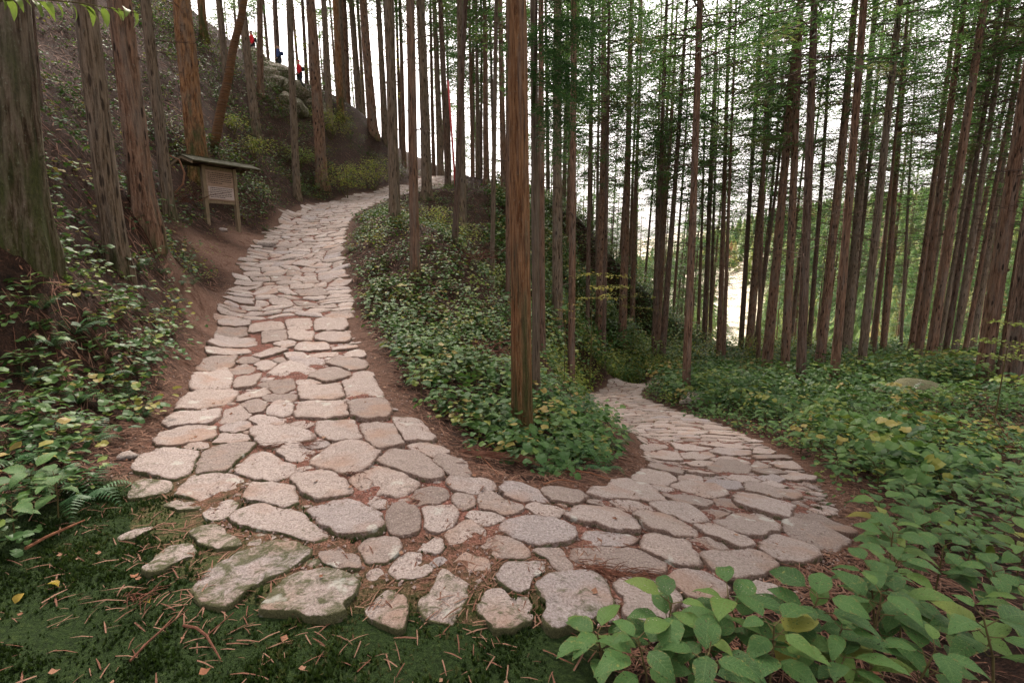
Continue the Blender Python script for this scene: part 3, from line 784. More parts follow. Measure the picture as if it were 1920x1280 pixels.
far_tr = {mi: [mk_trunk(200+10*mi+s, 7, 12, .03, 24, mi) for s in range(2)] for mi in range(3)}

def spray_arrays(rg, base, d, length, wid, step, lsz, V, Fs, T, tone, droop=.25):
    """flat cedar spray along d: many narrow needle-clump triangles"""
    d = d/np.linalg.norm(d); side = np.cross(d, [0, 0, 1.0]); side /= max(np.linalg.norm(side), 1e-6); up = np.cross(side, d)
    n = max(3, int(length/step))
    for i in range(n):
        t = (i+.5)/n; p = base + d*length*t - np.array([0, 0, droop*length*t*t])
        w_ = wid*(1-.75*t)*(.5+.5*min(1, t*4))
        for s_ in (-1, 1):
            if rg.random() < .12: continue
            a = side*s_*(.8+rg.uniform(-.2,.2)) + d*.7 + up*rg.uniform(-.45, .35); a = a/np.linalg.norm(a)
            L = w_*rg.uniform(.6, 1.15); q = p + rg.normal(0, .01, 3)
            m = max(1, int(L/lsz))
            for k in range(m):
                s0 = q + a*L*k/m; e = s0 + a*lsz*1.4 + np.array([0, 0, -.10*lsz]) + rg.normal(0, .16*lsz, 3)
                nn = np.cross(a, up+rg.normal(0, .5, 3)); nn /= max(np.linalg.norm(nn), 1e-6); hw = lsz*rg.uniform(.11, .22)
                b = len(V); V.extend([s0, s0*.45+e*.55+nn*hw, e, s0*.45+e*.55-nn*hw]); Fs.append((b, b+1, b+2, b+3)); T.extend([tone+rg.uniform(-.15, .15)]*4)
def crown_mesh(seed, z0, z1, R_, nb, lsz, sparse=1.0):
    rg = np.random.default_rng(seed); V, Fs, T = [], [], []; mb = MB()
    for i in range(nb):
        t = (i+rg.random())/nb; z = z0 + (z1-z0)*t
        R1 = R_*(1-t)**.7*(.35+.65*min(1, t*5+.25))*rg.uniform(.55, 1.15)+.25
        a = rg.uniform(0, 2*np.pi); d = np.array([math.cos(a), math.sin(a), rg.uniform(-.05, .45)])
        tone = np.clip(rg.normal(.42, .2), 0, 1)
        if t < .22 and rg.random() < .12: tone = rg.uniform(.85, 1)
        base = np.array([0, 0, z])
        bp = [Vector(base), Vector(base+d*R1*.5-np.array([0, 0, .05*R1])), Vector(base+d*R1*.95-np.array([0, 0, .19*R1]))]; mb.tube(bp, [.028, .018, .007], 3, False)
        nsp = max(3, int(R1*4.2*sparse))
        for k in range(nsp):
            f = .25+.75*(k+.5)/nsp; q = base + d*R1*f - np.array([0, 0, .2*R1*f*f])
            az = a + rg.normal(0, .8); dd = np.array([math.cos(az), math.sin(az), rg.uniform(-.5, .35)])
            spray_arrays(rg, q, dd, rg.uniform(.45, .8), rg.uniform(.28, .42), lsz*.85, lsz, V, Fs, T, tone, .35)
    return mesh_from('crown', np.array(V), np.array(Fs), M_needle, False, {'tone': np.clip(T, 0, 1)}), mb.mesh('limbs', M_bark[2])
def twigs_mesh(seed, z0, z1, n_, R_):
    rg = random.Random(seed); mb = MB()
    for i in range(n_):
        z = rg.uniform(z0, z1); a = rg.uniform(0, 6.28); L = R_*rg.uniform(.4, 1.1)
        p = Vector((0, 0, z)); d = Vector((math.cos(a), math.sin(a), rg.uniform(-.15, .35))); pts = [p]
        for k in range(4):
            p = p + d*L/4; d = (d + Vector((rg.uniform(-.3,.3), rg.uniform(-.3,.3), rg.uniform(-.25,.12)))).normalized(); pts.append(p.copy())
            if k > 0 and rg.random() < .7:
                e = (d + Vector((rg.uniform(-1,1), rg.uniform(-1,1), rg.uniform(-.6,.3)))).normalized(); mb.tube([p, p+e*L*.16, p+e*L*.3+Vector((0,0,-.05))], [.007, .005, .002], 3, False)
        mb.tube(pts, [.016, .013, .010, .007, .003], 4, False)
    return mb.mesh('dead_branches', M_bark[2])
crowns_mid = [crown_mesh(s, 9 + s % 3, 21.5, 2.4, 72, .135, 1.6) for s in range(4)]
crowns_far = [crown_mesh(20+s, 8 + s % 2*2, 21.5, 2.5, 66, .19, 1.5) for s in range(3)]
crowns_near = [crown_mesh(40+s, 12.5, 21.5, 2.6, 46, .22, .7) for s in range(2)]
twigs = [twigs_mesh(s, 4.0, 12.5, 44, 1.7) for s in range(4)]
twigs_low = [twigs_mesh(9+s, 3.0, 11, 9, .8) for s in range(3)]

# ---------------------------------------------------------------- traced trees: xb, yb, x at top edge, width px, depth or 0 (where the foot meets the ground), bark, words
TREES = [
 (50,488,6,94,4.7,4,'thick grey-streaked mossy cedar trunk filling the left edge of the frame'),
 (100,420,50,26,8.6,2,'slim dark cedar trunk half hidden behind the thick trunk at the left edge'),
 (218,492,158,47,0,1,'yellow-brown cedar trunk right of the thick trunk at the left edge'),
 (272,412,222,50,0,0,'stout brown cedar trunk with mossy foot, second from the left-edge giant'),
 (318,406,272,25,0,1,'slender cedar trunk just left of the roofed notice board'),
 (376,352,340,44,15.8,3,'reddish cedar trunk rising right behind the roof of the notice board'),
 (482,258,452,20,0,1,'pale grey-green cedar trunk leaning left above the notice board'),
 (488,175,487,12,0,0,'thin pinkish trunk beside the pale grey-green one on the slope'),
 (428,182,410,13,0,1,'thin grey trunk high on the slope left of the leaning dead log'),
 (383,70,377,17,0,3,'orange trunk at the top left of the hillside'),
 (557,372,541,17,0,1,'slim cedar with flared foot on the left edge of the climbing path'),
 (604,348,583,27,0,0,'sturdy cedar with mossy foot beside the bend of the climbing path'),
 (520,118,515,11,0,2,'narrow trunk on the ridge above the rocky outcrop'),
 (620,248,607,13,0,1,'thin cedar just behind the sturdy one on the left ridge'),
 (640,222,628,14,0,3,'orange-footed trunk on the ridge among yellow leaves'),
 (650,212,643,17,38,0,'straight trunk on the ridge crest left of the yellow maple'),
 (674,216,659,14,38,1,'trunk on the ridge crest behind the yellow-green shrubs'),
 (700,252,681,19,0,0,'light brown trunk on the ridge leaning left over the shrubs'),
 (722,262,710,14,36,1,'slender trunk at the right end of the ridge crest'),
 (741,412,729,25,0,1,'grey-barked cedar with red scar at the right edge of the climbing path'),
 (777,490,769,22,11,0,'knotty red-brown cedar nearest the middle of the island bank'),
 (801,364,789,25,24,1,'thick smooth grey trunk behind the knotty red-brown one'),
 (757,300,750,10,38,0,'thin trunk between the red-scarred cedar and the knotty one'),
 (814,335,806,8,38,0,'very thin trunk right of the thick smooth grey one'),
 (827,333,815,13,36,1,'trunk standing behind the top end of the climbing path'),
 (841,362,826,13,29,2,'dark narrow trunk left of the red pole'),
 (868,426,862,18,0,1,'cedar on the island crest crossed by a thinner leaning trunk'),
 (853,460,873,11,0,2,'thin leaning trunk crossing in front of the island-crest cedar'),
 (887,350,880,8,36,0,'hair-thin trunk right of the island-crest pair'),
 (896,352,893,8,34,1,'second hair-thin trunk right of the island-crest pair'),
 (912,358,908,12,33,0,'pinkish trunk midway to the mossy main trunk'),
 (921,442,931,10,16,1,'thin pale trunk leaning right, left of the mossy main trunk'),
 (946,372,937,13,30,0,'trunk showing just left of the mossy main trunk'),
 (952,482,952,9,13,0,'knotty thin trunk hugging the left side of the mossy main trunk'),
 (980,826,968,38,5.05,3,'tall orange-brown cedar with mossy foot inside the hairpin bend'),
 (1006,722,1001,15,6.6,1,'split grey dead trunk close behind the mossy main trunk'),
 (1018,602,1014,12,11,0,'thin brown trunk right of the split grey trunk'),
 (1045,622,1046,26,0,1,'pale grey broad trunk right of the mossy main trunk'),
 (1073,620,1077,15,13.5,0,'slender trunk right of the pale grey broad one'),
 (1106,482,1111,10,24,2,'dark thin trunk left of the pair above the lower path'),
 (1125,642,1135,20,0,0,'brown trunk on the bank above the lower path, left of its pair'),
 (1138,500,1143,9,22,2,'thin shadowed trunk right behind the brown bank trunk'),
 (1166,642,1186,17,0,0,'brown trunk on the bank above the lower path, right of its pair'),
 (1229,612,1251,12,28,2,'dark slender trunk at the far end of the bank'),
 (1243,636,1290,13,28,2,'dark slender trunk leaning right at the far end of the bank'),
 (1285,748,1314,16,0,0,'lone reddish cedar on the outer edge of the lower path'),
 (1308,642,1330,7,38,0,'hair-thin far trunk right of the lone reddish cedar'),
 (1320,648,1345,11,36,2,'dark far trunk in front of the bright clearing'),
 (1332,632,1352,8,40,2,'thin far trunk against the bright clearing'),
 (1347,686,1370,11,0,0,'trunk rising from behind the mossy boulder, left'),
 (1357,680,1380,8,27,0,'thin trunk rising from behind the mossy boulder, middle'),
 (1389,662,1430,9,32,2,'thin trunk right of the blue gap in the foliage'),
 (1402,674,1457,14,0,0,'brown trunk leaning right beyond the mossy boulder'),
 (1421,690,1441,8,0,0,'thin upright trunk beyond the mossy boulder'),
 (1437,688,1501,24,22,0,'wide brown trunk leaning right, left of the lichened one'),
 (1471,712,1503,20,0,0,'red-brown trunk just left of the nearest lichened trunk'),
 (1500,752,1527,21,0,2,'dark lichened trunk nearest the leafy clearing on the right'),
 (1516,668,1565,10,30,2,'thin trunk behind the dark lichened one'),
 (1535,702,1606,22,0,0,'broad brown trunk right of the dark lichened one'),
 (1562,742,1621,20,0,0,'knotty trunk with flared foot among the leaves'),
 (1584,668,1645,19,26,1,'olive-lit trunk behind the knotty flared one'),
 (1610,726,1689,19,0,1,'mossy-footed trunk leaning right above the green leaves'),
 (1636,690,1704,7,0,0,'hair-thin trunk right of the mossy-footed one'),
 (1655,672,1704,12,28,0,'dark slim trunk right of the mossy-footed one'),
 (1688,672,1722,6,30,1,'pale thin trunk in the middle of the right-hand group'),
 (1705,682,1797,12,0,0,'slender trunk leaning right in the right-hand group'),
 (1717,698,1810,15,0,0,'brown trunk leaning right in the right-hand group'),
 (1740,702,1846,21,0,0,'wide knotty trunk leaning strongly right behind the brush pile'),
 (1767,692,1880,11,0,2,'dark trunk right behind the wide knotty one'),
 (1784,695,1893,13,0,1,'straight trunk left of the yellow-leafed maple sprig'),
 (1803,690,1932,9,0,0,'thin trunk left of the pair at the right edge'),
 (1840,728,1950,32,0,0,'thick red-brown trunk of the pair at the right edge'),
 (1872,728,1990,15,0,0,'slimmer trunk between the pair at the right edge'),
 (1895,736,1988,38,0,2,'thick dark trunk at the extreme right edge'),
]
def put_tree(X, Y, Zb, rad, lx, ly, mi, level, seed, label=None, group='cedars of the plantation', pale=False):
    rg = random.Random(seed)
    t = empty('cedar_tree', (X, Y, Zb))
    Ht = TH*rg.uniform(.92, 1.1)
    t.rotation_euler = Matrix.Rotation(0, 3, 'Z').to_euler()
    z = Vector((lx, ly, 1)).normalized(); q = z.to_track_quat('Z', 'Y'); 
    t.rotation_mode = 'QUATERNION'; t.rotation_quaternion = q
    meshes = (near_tr, mid_tr, far_tr)[level]; lst = meshes[min(mi, 2) if level == 2 else mi]
    tr = ob('trunk', lst[seed % len(lst)], t); tr.scale = (rad, rad, Ht); tr.rotation_euler[2] = rg.uniform(0, 6.28)
    cr = (crowns_near if level == 0 and Y < 14 else crowns_mid if Y < 34 else crowns_far)
    cm, lm_ = cr[seed % len(cr)]; c = ob('crown', cm, t); li = ob('limbs', lm_, t); li['kind'] = 'stuff'; c['kind'] = 'stuff'; c.rotation_euler[2] = rg.uniform(0, 6.28); k = Ht/TH; c.scale = (k*rg.uniform(.85, 1.15), k*rg.uniform(.85, 1.15), k); li.scale = c.scale; li.rotation_euler = c.rotation_euler
    if Y > 9:
        tw = twigs if X > 4 else twigs_low
        d_ = ob('dead_branches', tw[seed % len(tw)], t); d_['kind'] = 'stuff'; d_.rotation_euler[2] = rg.uniform(0, 6.28)
    tag(t, label, 'tree', group)
    return t
tx = []
auto = [i for i, T_ in enumerate(TREES) if T_[4] == 0]
pa, da = unproj([TREES[i][0] for i in auto], [TREES[i][1] for i in auto], 60)
dep = {i: float(d) for i, d in zip(auto, da)}
main_tree = None
for i, (xb, yb, xt, wpx, dd, mi, lab) in enumerate(TREES):
    d_ = dd or dep[i]
    if d_ > 45: d_ = 36
    X, Y, Z = pt(xb, yb, d_); Zg = float(ground_z(X, Y))
    # the photo's foot height wins unless hidden ground is lower
    Zb = Zg - .05
    # lateral lean: the point at the same depth row seen at (xt, 0)
    # keep Y: solve depth so that Y equals base Y at image row 0
    ct = 640/F; dt = Y/(cp + ct*sp); Xt = (xt-960)/F*dt; Zt = CAM_H - dt*sp + ct*dt*cp
    lean = (Xt-X)/(Zt-Zb)
    rad = wpx*d_/F/2*(.80 if wpx >= 17 and d_ < 26 and 'hairpin' not in lab else .97)
    lev = 0 if wpx >= 17 and d_ < 26 else 1
    t_ = put_tree(X, Y, Zb, rad, lean, 0, mi, lev, i+3, lab)
    tx.append((X, Y))
    if 'inside the hairpin' in lab: main_tree = t_
# farther trees that fill the valley side
rg = random.Random(11); far_n = 0; tries = 0
while far_n < 185 and tries < 9000:
    tries += 1
    px = rg.uniform(430, 2120) if rg.random() < .7 else rg.uniform(1000, 1330); d_ = rg.uniform(26, 86) if px > 1000 else rg.uniform(37, 62)
    if px < 1000 and rg.random() < .25: continue
    if px < 900 and far_n > 999: continue
    if 1370 < px < 1410 and rg.random() < .75: continue
    if 1180 < px < 1370 and rg.random() < .30: continue
    X = (px-960)/F*d_; Y = d_*.99
    if min(abs(X-a)+abs(Y-b) for a, b in tx) < 1.5+d_*.012: continue
    if float(sdist([X], [Y])[0]) < 1.2: continue
    Zb = float(ground_z(X, Y))
    if px < 1240 and d_ < 34: continue
    rad = rg.uniform(.11, .20)
    put_tree(X, Y, Zb-.05, rad, rg.uniform(-.03, .04), rg.uniform(-.02, .02), rg.choice([0, 0, 1, 2]), 2 if d_ > 34 else 1, 1000+tries,
             'thin distant cedar trunk with green crown among the many down the valley side', 'far cedars down the valley side')
    tx.append((X, Y)); far_n += 1
print('far trees', far_n)
# cedar boughs hanging from the split trunk behind the main tree
def bough(name, parent, base, d, L, seed, n_=16, m=None, sc=1.0):
    rg = np.random.default_rng(seed); V, Fs, T = [], [], []
    base = np.array(base, float); d = np.array(d, float); d /= np.linalg.norm(d)
    mb = MB(); pts = []
    for k in range(n_):
        f = (k+1)/n_; q = base + d*L*f - np.array([0, 0, .25*L*f*f]); pts.append(q)
        for s_ in (-1, 1):
            az = math.atan2(d[1], d[0]) + s_*rg.uniform(.4, 1.2); dd = np.array([math.cos(az), math.sin(az), rg.uniform(-.6, .3)])
            spray_arrays(rg, q, dd, .30*sc*(1.2-.7*f), .12*sc, .024*sc, .032*sc, V, Fs, T, rg.uniform(.0, .4), .5)
    o = ob(name, mesh_from(name, np.array(V), np.array(Fs), M_needle, False, {'tone': np.clip(T, 0, 1)}), parent)
    return o
bt = empty('cedar_bough', pt(1004, 130, 5.6)); tag(bt, 'dark green leafy cedar boughs hanging beside the top of the mossy main trunk', 'branch')
for k, (dx, dy, dz, L, oz, ox) in enumerate([(1,-.3,.15,.62,.45,0),(.9,-.2,-.2,.66,.15,0),(1,.3,-.05,.60,.0,.05),(.5,-.6,-.35,.5,-.1,0),(-.35,-.5,-.1,.38,.3,0),(.9,-.1,-.6,.52,-.28,.03),(.4,.2,-.8,.5,-.3,.02),(.7,-.5,.3,.6,.65,0),(-.4,-.4,-.3,.3,.05,0),(.6,-.3,.1,.5,.8,0),(.25,-.3,-.9,.5,-.35,0),(1,.1,.35,.6,.3,0),(.8,-.4,-.1,.62,.5,0),(.9,.1,-.4,.6,.0,0),(.7,-.2,-.5,.55,.2,0),(.5,-.5,.4,.5,.9,0),(.9,-.3,.0,.6,1.0,0),(.3,-.5,-.5,.45,.4,0)]):
    bough('bough', bt, (ox, 0, oz), (dx, dy, dz), L*1.1, 60+k, 18)
mb = MB(); mb.tube([(-.02, .05, -.4), (0, .02, .2), (.01, 0, .95)], [.02, .018, .012], 6)
ob('branch', mb.mesh('branch', M_bark[2]), bt)
# leaning dead log on the slope, red pole
a = Vector(pt(394, 228, 17.5)); a.z = float(ground_z(a.x, a.y)) - .1; b_ = Vector(pt(462, -20, 16.5))
t = empty('leaning_log', a); mb = MB(); dv = b_-a
mb.tube([dv*(k/10) + Vector((.02*math.sin(k*1.7), 0, .02*math.cos(k))) for k in range(11)], [.16-.006*k for k in range(11)], 10)
ob('log', mb.mesh('log', M_bark[3], True), t); mb = MB()
for k in (3, 5, 8): mb.tube([dv*(k/10), dv*(k/10)+Vector((.28, -.05, .12*(-1)**k))], [.03, .012], 5)
ob('branch_stub', mb.mesh('branch_stub', M_bark[3]), t); tag(t, 'broken orange-brown log leaning steeply right across the left slope', 'dead tree')
M_red = m_plain('red_paint', (.42,.035,.04), (.62,.08,.08), 6, rough=.6)
a = Vector(pt(854, 340, 27)); b_ = Vector(pt(840, 152, 27)); a.z = min(a.z, float(ground_z(a.x, a.y))-.02)
t = empty('red_pole', a); dv = b_-a; mb = MB(); mb.tube([dv*0, dv*.5, dv], [.06, .052, .045], 8); ob('pole', mb.mesh('pole', M_red, True), t)
mb = MB(); mb.tube([dv, dv*1.10], [.055, .02], 6); ob('tip', mb.mesh('tip', M_bark[2]), t); tag(t, 'tall bright red pole leaning among trunks behind the top of the path', 'pole')

# ---------------------------------------------------------------- leaf, plant and fern prototypes
def leaf_mesh(name, L, W, m, fold=.22, curl=.35, rows=8, cols=5, seed=0, wavy=.05, tip=1.0):
    rg = np.random.default_rng(seed); V, uv = [], []
    for i in range(rows+1):
        t = i/rows; wd = W*.5*(math.sin(math.pi*min(1, t**.78*1.0))**.85)*(1-.25*t) + (.003 if 0 < i < rows else 0)
        for j in range(cols):
            s = j/(cols-1)*2-1
            jag = 1 + (rg.uniform(-.06, .05) if abs(s) == 1 else 0)
            V.append((s*wd*jag, t*L, abs(s)*wd*fold + L*(.16*math.sin(t*2.2) - curl*t*t) + wavy*W*math.sin(t*14+s*2+seed)*abs(s)*.5)); uv.append((.5+s*.5, t))
    Fs = [(i*cols+j, i*cols+j+1, (i+1)*cols+j+1, (i+1)*cols+j) for i in range(rows) for j in range(cols-1)]
    return mesh_from(name, V, Fs, m, True, None, uv)
leafs = [leaf_mesh('leaf', 1.0, w_, M_brdl, fold=f, curl=c, seed=i) for i, (w_, f, c) in enumerate([(.56,.10,.20),(.64,.14,.14),(.52,.12,.26),(.68,.08,.20),(.58,.16,.10)])]
def stem_mesh(pts, r0, r1, n=5):
    mb = MB(); k = len(pts); mb.tube(pts, [r0+(r1-r0)*i/(k-1) for i in range(k)], n, False); return mb.mesh('stem', M_stem, True)
def make_plant(seed, hgt, nleaf, lsize, detailed=True):
    rg = random.Random(seed); t = empty('broadleaf_plant')
    lean = Vector((rg.uniform(-.25,.25), rg.uniform(-.25,.25), 1)); pts = [Vector((0,0,-.05)), lean*hgt*.5, lean*hgt]
    ob('stem', stem_mesh([pts[0], Vector((lean.x*hgt*.3, lean.y*hgt*.3, hgt*.5)), pts[2]], .006, .003), t)
    a = rg.uniform(0, 6.28); fs = []
    for k in range(nleaf):
        f = 1 - .62*(k//2*2)/max(nleaf, 1); a += math.pi + (1.45 if k % 2 == 0 else 0) + rg.uniform(-.25,.25)
        p = Vector((lean.x*hgt*f, lean.y*hgt*f, hgt*f)); pet = lsize*rg.uniform(.18, .4)
        q = p + Vector((-math.sin(a)*pet, math.cos(a)*pet, pet*.5)); fs.append((p, q))
        sc = lsize*rg.uniform(.75, 1.2)*(1 - (.3 if k < 2 and rg.random() < .4 else 0))
        o = ob('leaf', leafs[rg.randrange(5)], t, q, (rg.uniform(-.22, .15), rg.uniform(-.28,.28), a)); o.scale = (sc, sc, sc)
    mb = MB()
    for p, q in fs: mb.tube([p, q], [.0028, .002], 3, False)
    tag(ob('petioles', mb.mesh('petioles', M_stem), t), kind='stuff')
    return t
def leafarr(rows=4, W=.55, fold=.2, curl=.3):
    V = [(0,0,0)]; 
    for i in range(1, rows):
        t = i/rows; wd = W*.5*math.sin(math.pi*t**.8); z = .15*math.sin(t*2)-curl*t*t
        V += [(-wd, t, z+wd*fold), (0, t, z), (wd, t, z+wd*fold)]
    V.append((0, 1, .15*math.sin(2)-curl)); n = len(V); Fs = [(0,1,2,2),(0,2,3,3)]
    for i in range(rows-2):
        b = 1+3*i; Fs += [(b, b+3, b+4, b+1), (b+1, b+4, b+5, b+2)]
    b = n-4; Fs += [(b, n-1, b+1, b+1), (b+1, n-1, b+2, b+2)]
    return np.array(V, float), Fs
LV, LF = leafarr()
def joined_plant(seed, hgt, nleaf, lsz, spread=.5):
    rg = random.Random(seed); V, Fs = [], []
    for k in range(nleaf):
        a = rg.uniform(0, 6.28); r = spread*hgt*rg.random(); z = hgt*rg.uniform(.35, 1); s_ = lsz*rg.uniform(.7, 1.25); M = Matrix.Rotation(a, 4, 'Z') @ Matrix.Rotation(rg.uniform(-.5,.35), 4, 'X') @ Matrix.Rotation(rg.uniform(-.4,.4), 4, 'Y')
        b = len(V); c = Vector((-math.sin(a)*r, math.cos(a)*r, z))
        for v in LV: V.append(tuple(M @ Vector(v*s_) + c))
        Fs += [tuple(b+i for i in f) for f in LF]
    return V, Fs
def tri4(F): return np.array([f if len(f) == 4 else (*f, f[-1]) for f in F])
def clean(me): me.validate(); return me
def foliage_obj(parent, seed, hgt, nleaf, lsz, spread, m, tone=(0, 1), name='leaves'):
    V, Fs = joined_plant(seed, hgt, nleaf, lsz, spread); rg = np.random.default_rng(seed)
    tn = np.repeat(rg.uniform(*tone, nleaf), len(LV)); Fs = [tuple(dict.fromkeys(f)) for f in Fs]
    return mesh_from(name, V, Fs, m, False, {'tone': tn})
def frond_mesh(L, seed, npn=17):
    rg = random.Random(seed); mb = MB(); ax = []
    for i in range(npn+1):
        t = i/npn; ax.append(Vector((0, L*(t*.95), L*(.62*math.sin(t*1.9) - .42*t*t))))
    mb.tube(ax, [.004*(1-.8*i/npn) for i in range(npn+1)], 3, False)
    for i in range(1, npn+1):
        t = i/npn; wl = L*.27*math.sin(math.pi*min(1, t*.86+.14))**.8*(1.05-t*.55)
        for s_ in (-1, 1):
            p = ax[i]; d = Vector((s_, .45, -.12+rg.uniform(-.1,.1))).normalized(); e = p+d*wl; hw = L*.022*(1.1-.5*t); n4 = 4
            pr = [p+Vector((0,-hw*.6,0)), p+Vector((0,hw*.6,0))]
            for k in range(1, n4+1):
                f = k/n4; c = p+d*wl*f - Vector((0,0,.15*wl*f*f)); ww = hw*(1.15-f)*(1.5 if k % 2 else .9); pr += [c+Vector((0,-ww,0)), c+Vector((0,ww,0))]
            fs = [(2*k, 2*k+2, 2*k+3, 2*k+1) for k in range(n4)]; mb.add(pr, fs)
    return mb.mesh('frond', M_fern)
fronds = [frond_mesh(1.0, s) for s in range(3)]
def make_fern(seed, size, nf):
    rg = random.Random(seed); t = empty('fern'); a = rg.uniform(0, 6)
    for k in range(nf):
        a += 6.28/nf + rg.uniform(-.3,.3); s_ = size*rg.uniform(.7, 1.1)
        o = ob('frond', fronds[rg.randrange(3)], t, (0,0,-.01), (rg.uniform(-.25,.35), rg.uniform(-.2,.2), a)); o.scale = (s_, s_, s_)
    return t
PR = random.Random(5)
def place(t, x, y, rz, s_, label, cat, group, dz=0):
    t.location = (x, y, float(ground_z(x, y))+dz); t.rotation_euler[2] = rz; t.scale = (s_, s_, s_); tag(t, label, cat, group)
# broadleaf plants: nearest with every leaf a part
prot = [make_plant(s, PR.uniform(.18, .32), 10 + s % 4, .155) for s in range(8)]; used = set()
spots = []
NEAR = [(1135,1205),(1245,1190),(1215,1262),(1330,1215),(1300,1290),(1400,1200),(1440,1240),(1545,1200),(1560,1260),(1490,1185),(1630,1200),(1700,1280),(1640,1120),(1690,1130),
        (1780,1180),(1860,1260),(1840,1100),(1920,1170),(1660,1040),(1750,1060),(1650,1075),(1680,1000),(1720,980),(1810,1010),(1900,1040),(1650,950),(1690,920),(1790,930),(1880,950)]
g3, _ = unproj([p[0] for p in NEAR], [p[1]+70 for p in NEAR])
for p in g3: spots.append((p[0], p[1], 'n'))
tries = 0
while len(spots) < 190 and tries < 20000:      # right slope, thick
    tries += 1; d_ = 2.2 + 9.5*PR.random()**.8; px = PR.uniform(1250, 2000); X = (px-960)/F*d_; Y = d_*PR.uniform(.93, 1.03)
    s_ = float(sdist([X], [Y])[0])
    if s_ < (.35 if Y < 5 else .22) or int(region(X, Y)) != 2: continue
    if any((X-a)**2+(Y-b)**2 < (.10+.018*d_)**2*2.2 for a, b, _ in spots): continue
    spots.append((X, Y, 'r'))
ISL = [(760,640),(830,700),(900,740),(800,560),(880,620),(720,520),(690,480),(950,690),(860,690),(780,600),(740,590),(690,560),(700,610),(900,560),(830,520),(930,620),(1010,700),(850,640),(910,690),(760,540),
       (830,745),(760,720),(930,770),(880,760),(900,790),(670,500),(720,470),(800,500),(815,660),(870,670),(790,720),(845,715),(895,715),(960,770),(1000,770),(760,690),(730,560),(770,580),(820,610)]
g3, _ = unproj([p[0] for p in ISL], [p[1]+28 for p in ISL])
for p in g3:
    if float(sdist([p[0]], [p[1]])[0]) > .25: spots.append((p[0], p[1], 'i'))
LEFT = [(60,520),(150,510),(220,530),(20,560),(90,600),(180,580),(260,540),(300,570),(330,600),(40,660),(120,690),(200,640),(250,680),(60,760),(150,780),(20,820),(210,740),(120,840),(190,870),(60,900),(30,980),(110,930),(280,620),(250,800),(130,430),(160,380),(190,440),(230,560)]
g3, _ = unproj([p[0] for p in LEFT], [p[1]+40 for p in LEFT])
for p in g3:
    if float(sdist([p[0]], [p[1]])[0]) > .12: spots.append((p[0], p[1], 'l'))
GL = {'n': ('big-leafed green plant crowding the front right corner beside the stones', 'broadleaf plants in the front right corner'),
      'r': ('green broadleaf plant with insect-eaten leaves on the right slope', 'broadleaf plants on the right slope'),
      'i': ('low broadleaf plant on the bank between the two arms of the path', 'broadleaf plants on the middle bank'),
      'l': ('dark green broadleaf plant on the shaded left bank', 'broadleaf plants on the left bank')}
for k, (x, y, z_) in enumerate(spots):
    i = PR.randrange(8); t = prot[i] if i not in used else copy_tree(prot[i]); used.add(i)
    s_ = PR.uniform(.75, 1.15)*{'n': .92, 'r': .95, 'i': 1.0, 'l': .72}[z_]
    place(t, x, y, PR.uniform(0, 6.28), s_, GL[z_][0], 'plant', GL[z_][1])
    t.rotation_euler[0] = PR.uniform(-.15,.15); t.rotation_euler[1] = PR.uniform(-.15,.15)
ORD = ['leftmost','second','third','fourth','fifth','sixth','seventh','eighth','ninth','tenth','eleventh','twelfth','thirteenth','fourteenth','fifteenth','sixteenth','seventeenth','eighteenth','nineteenth','twentieth']
ORD += ['twenty-'+q for q in ('first','second','third','fourth','fifth','sixth','seventh','eighth','ninth')] + ['thirtieth'] + ['thirty-'+q for q in ('first','second','third','fourth','fifth','sixth','seventh','eighth','ninth')] + ['fortieth'] + ['forty-'+q for q in ('first','second','third','fourth','fifth','sixth','seventh','eighth','ninth')] + ['fiftieth'] + ['fifty-'+q for q in ('first','second','third','fourth','fifth','sixth','seventh','eighth','ninth')] + ['sixtieth'] + ['sixty-'+q for q in ('first','second','third','fourth','fifth','sixth','seventh','eighth','ninth')]
def ordinal(group, fmt, anchors=None):
    L = [o for o in COL.objects if o.get('group') == group and o.parent is None]
    sx = {o.name: proj(*o.location)[0] for o in L}
    L.sort(key=lambda o: sx[o.name])
    if anchors is None:
        for i, o in enumerate(L): o['label'] = fmt.format(ORD[i]) if i < len(ORD) else fmt.format(ORD[-1])
        return
    cnt = {}
    for o in L:
        a = max([q for q in anchors if q[0] <= sx[o.name]] or [anchors[0]]); k = cnt.get(a, 0); cnt[a] = k+1
        o['label'] = fmt.format(ORD[min(k, len(ORD)-1)].replace('leftmost', 'first'), a[1])
ordinal(GL['n'][1], '{} from left of the big-leafed plants in the front right corner')
ordinal(GL['i'][1], '{} from left of the low broadleaf plants on the middle bank')
ordinal(GL['l'][1], '{} from left of the dark broadleaf plants on the left bank')
ordinal(GL['r'][1], '{} leafy plant counted rightwards from {}, right slope', [(0,'the lower path'),(1362,'the mossy boulder'),(1500,'the dark lichened trunk'),(1610,'the mossy-footed leaning trunk'),(1740,'the wide knotty trunk'),(1840,'the pair at the right edge'),(1900,'the extreme right trunk')])
ordinal('far cedars down the valley side', '{} far cedar counted rightwards from {}', [(0,'the left ridge'),(777,'the knotty red-brown cedar'),(980,'the mossy main trunk'),(1045,'the pale grey broad trunk'),(1166,'the right brown bank trunk'),(1285,'the lone reddish cedar'),(1402,'the leaning boulder trunk'),(1500,'the dark lichened trunk'),(1562,'the knotty flared trunk'),(1610,'the mossy-footed trunk'),(1740,'the wide knotty trunk'),(1840,'the thick edge pair')])
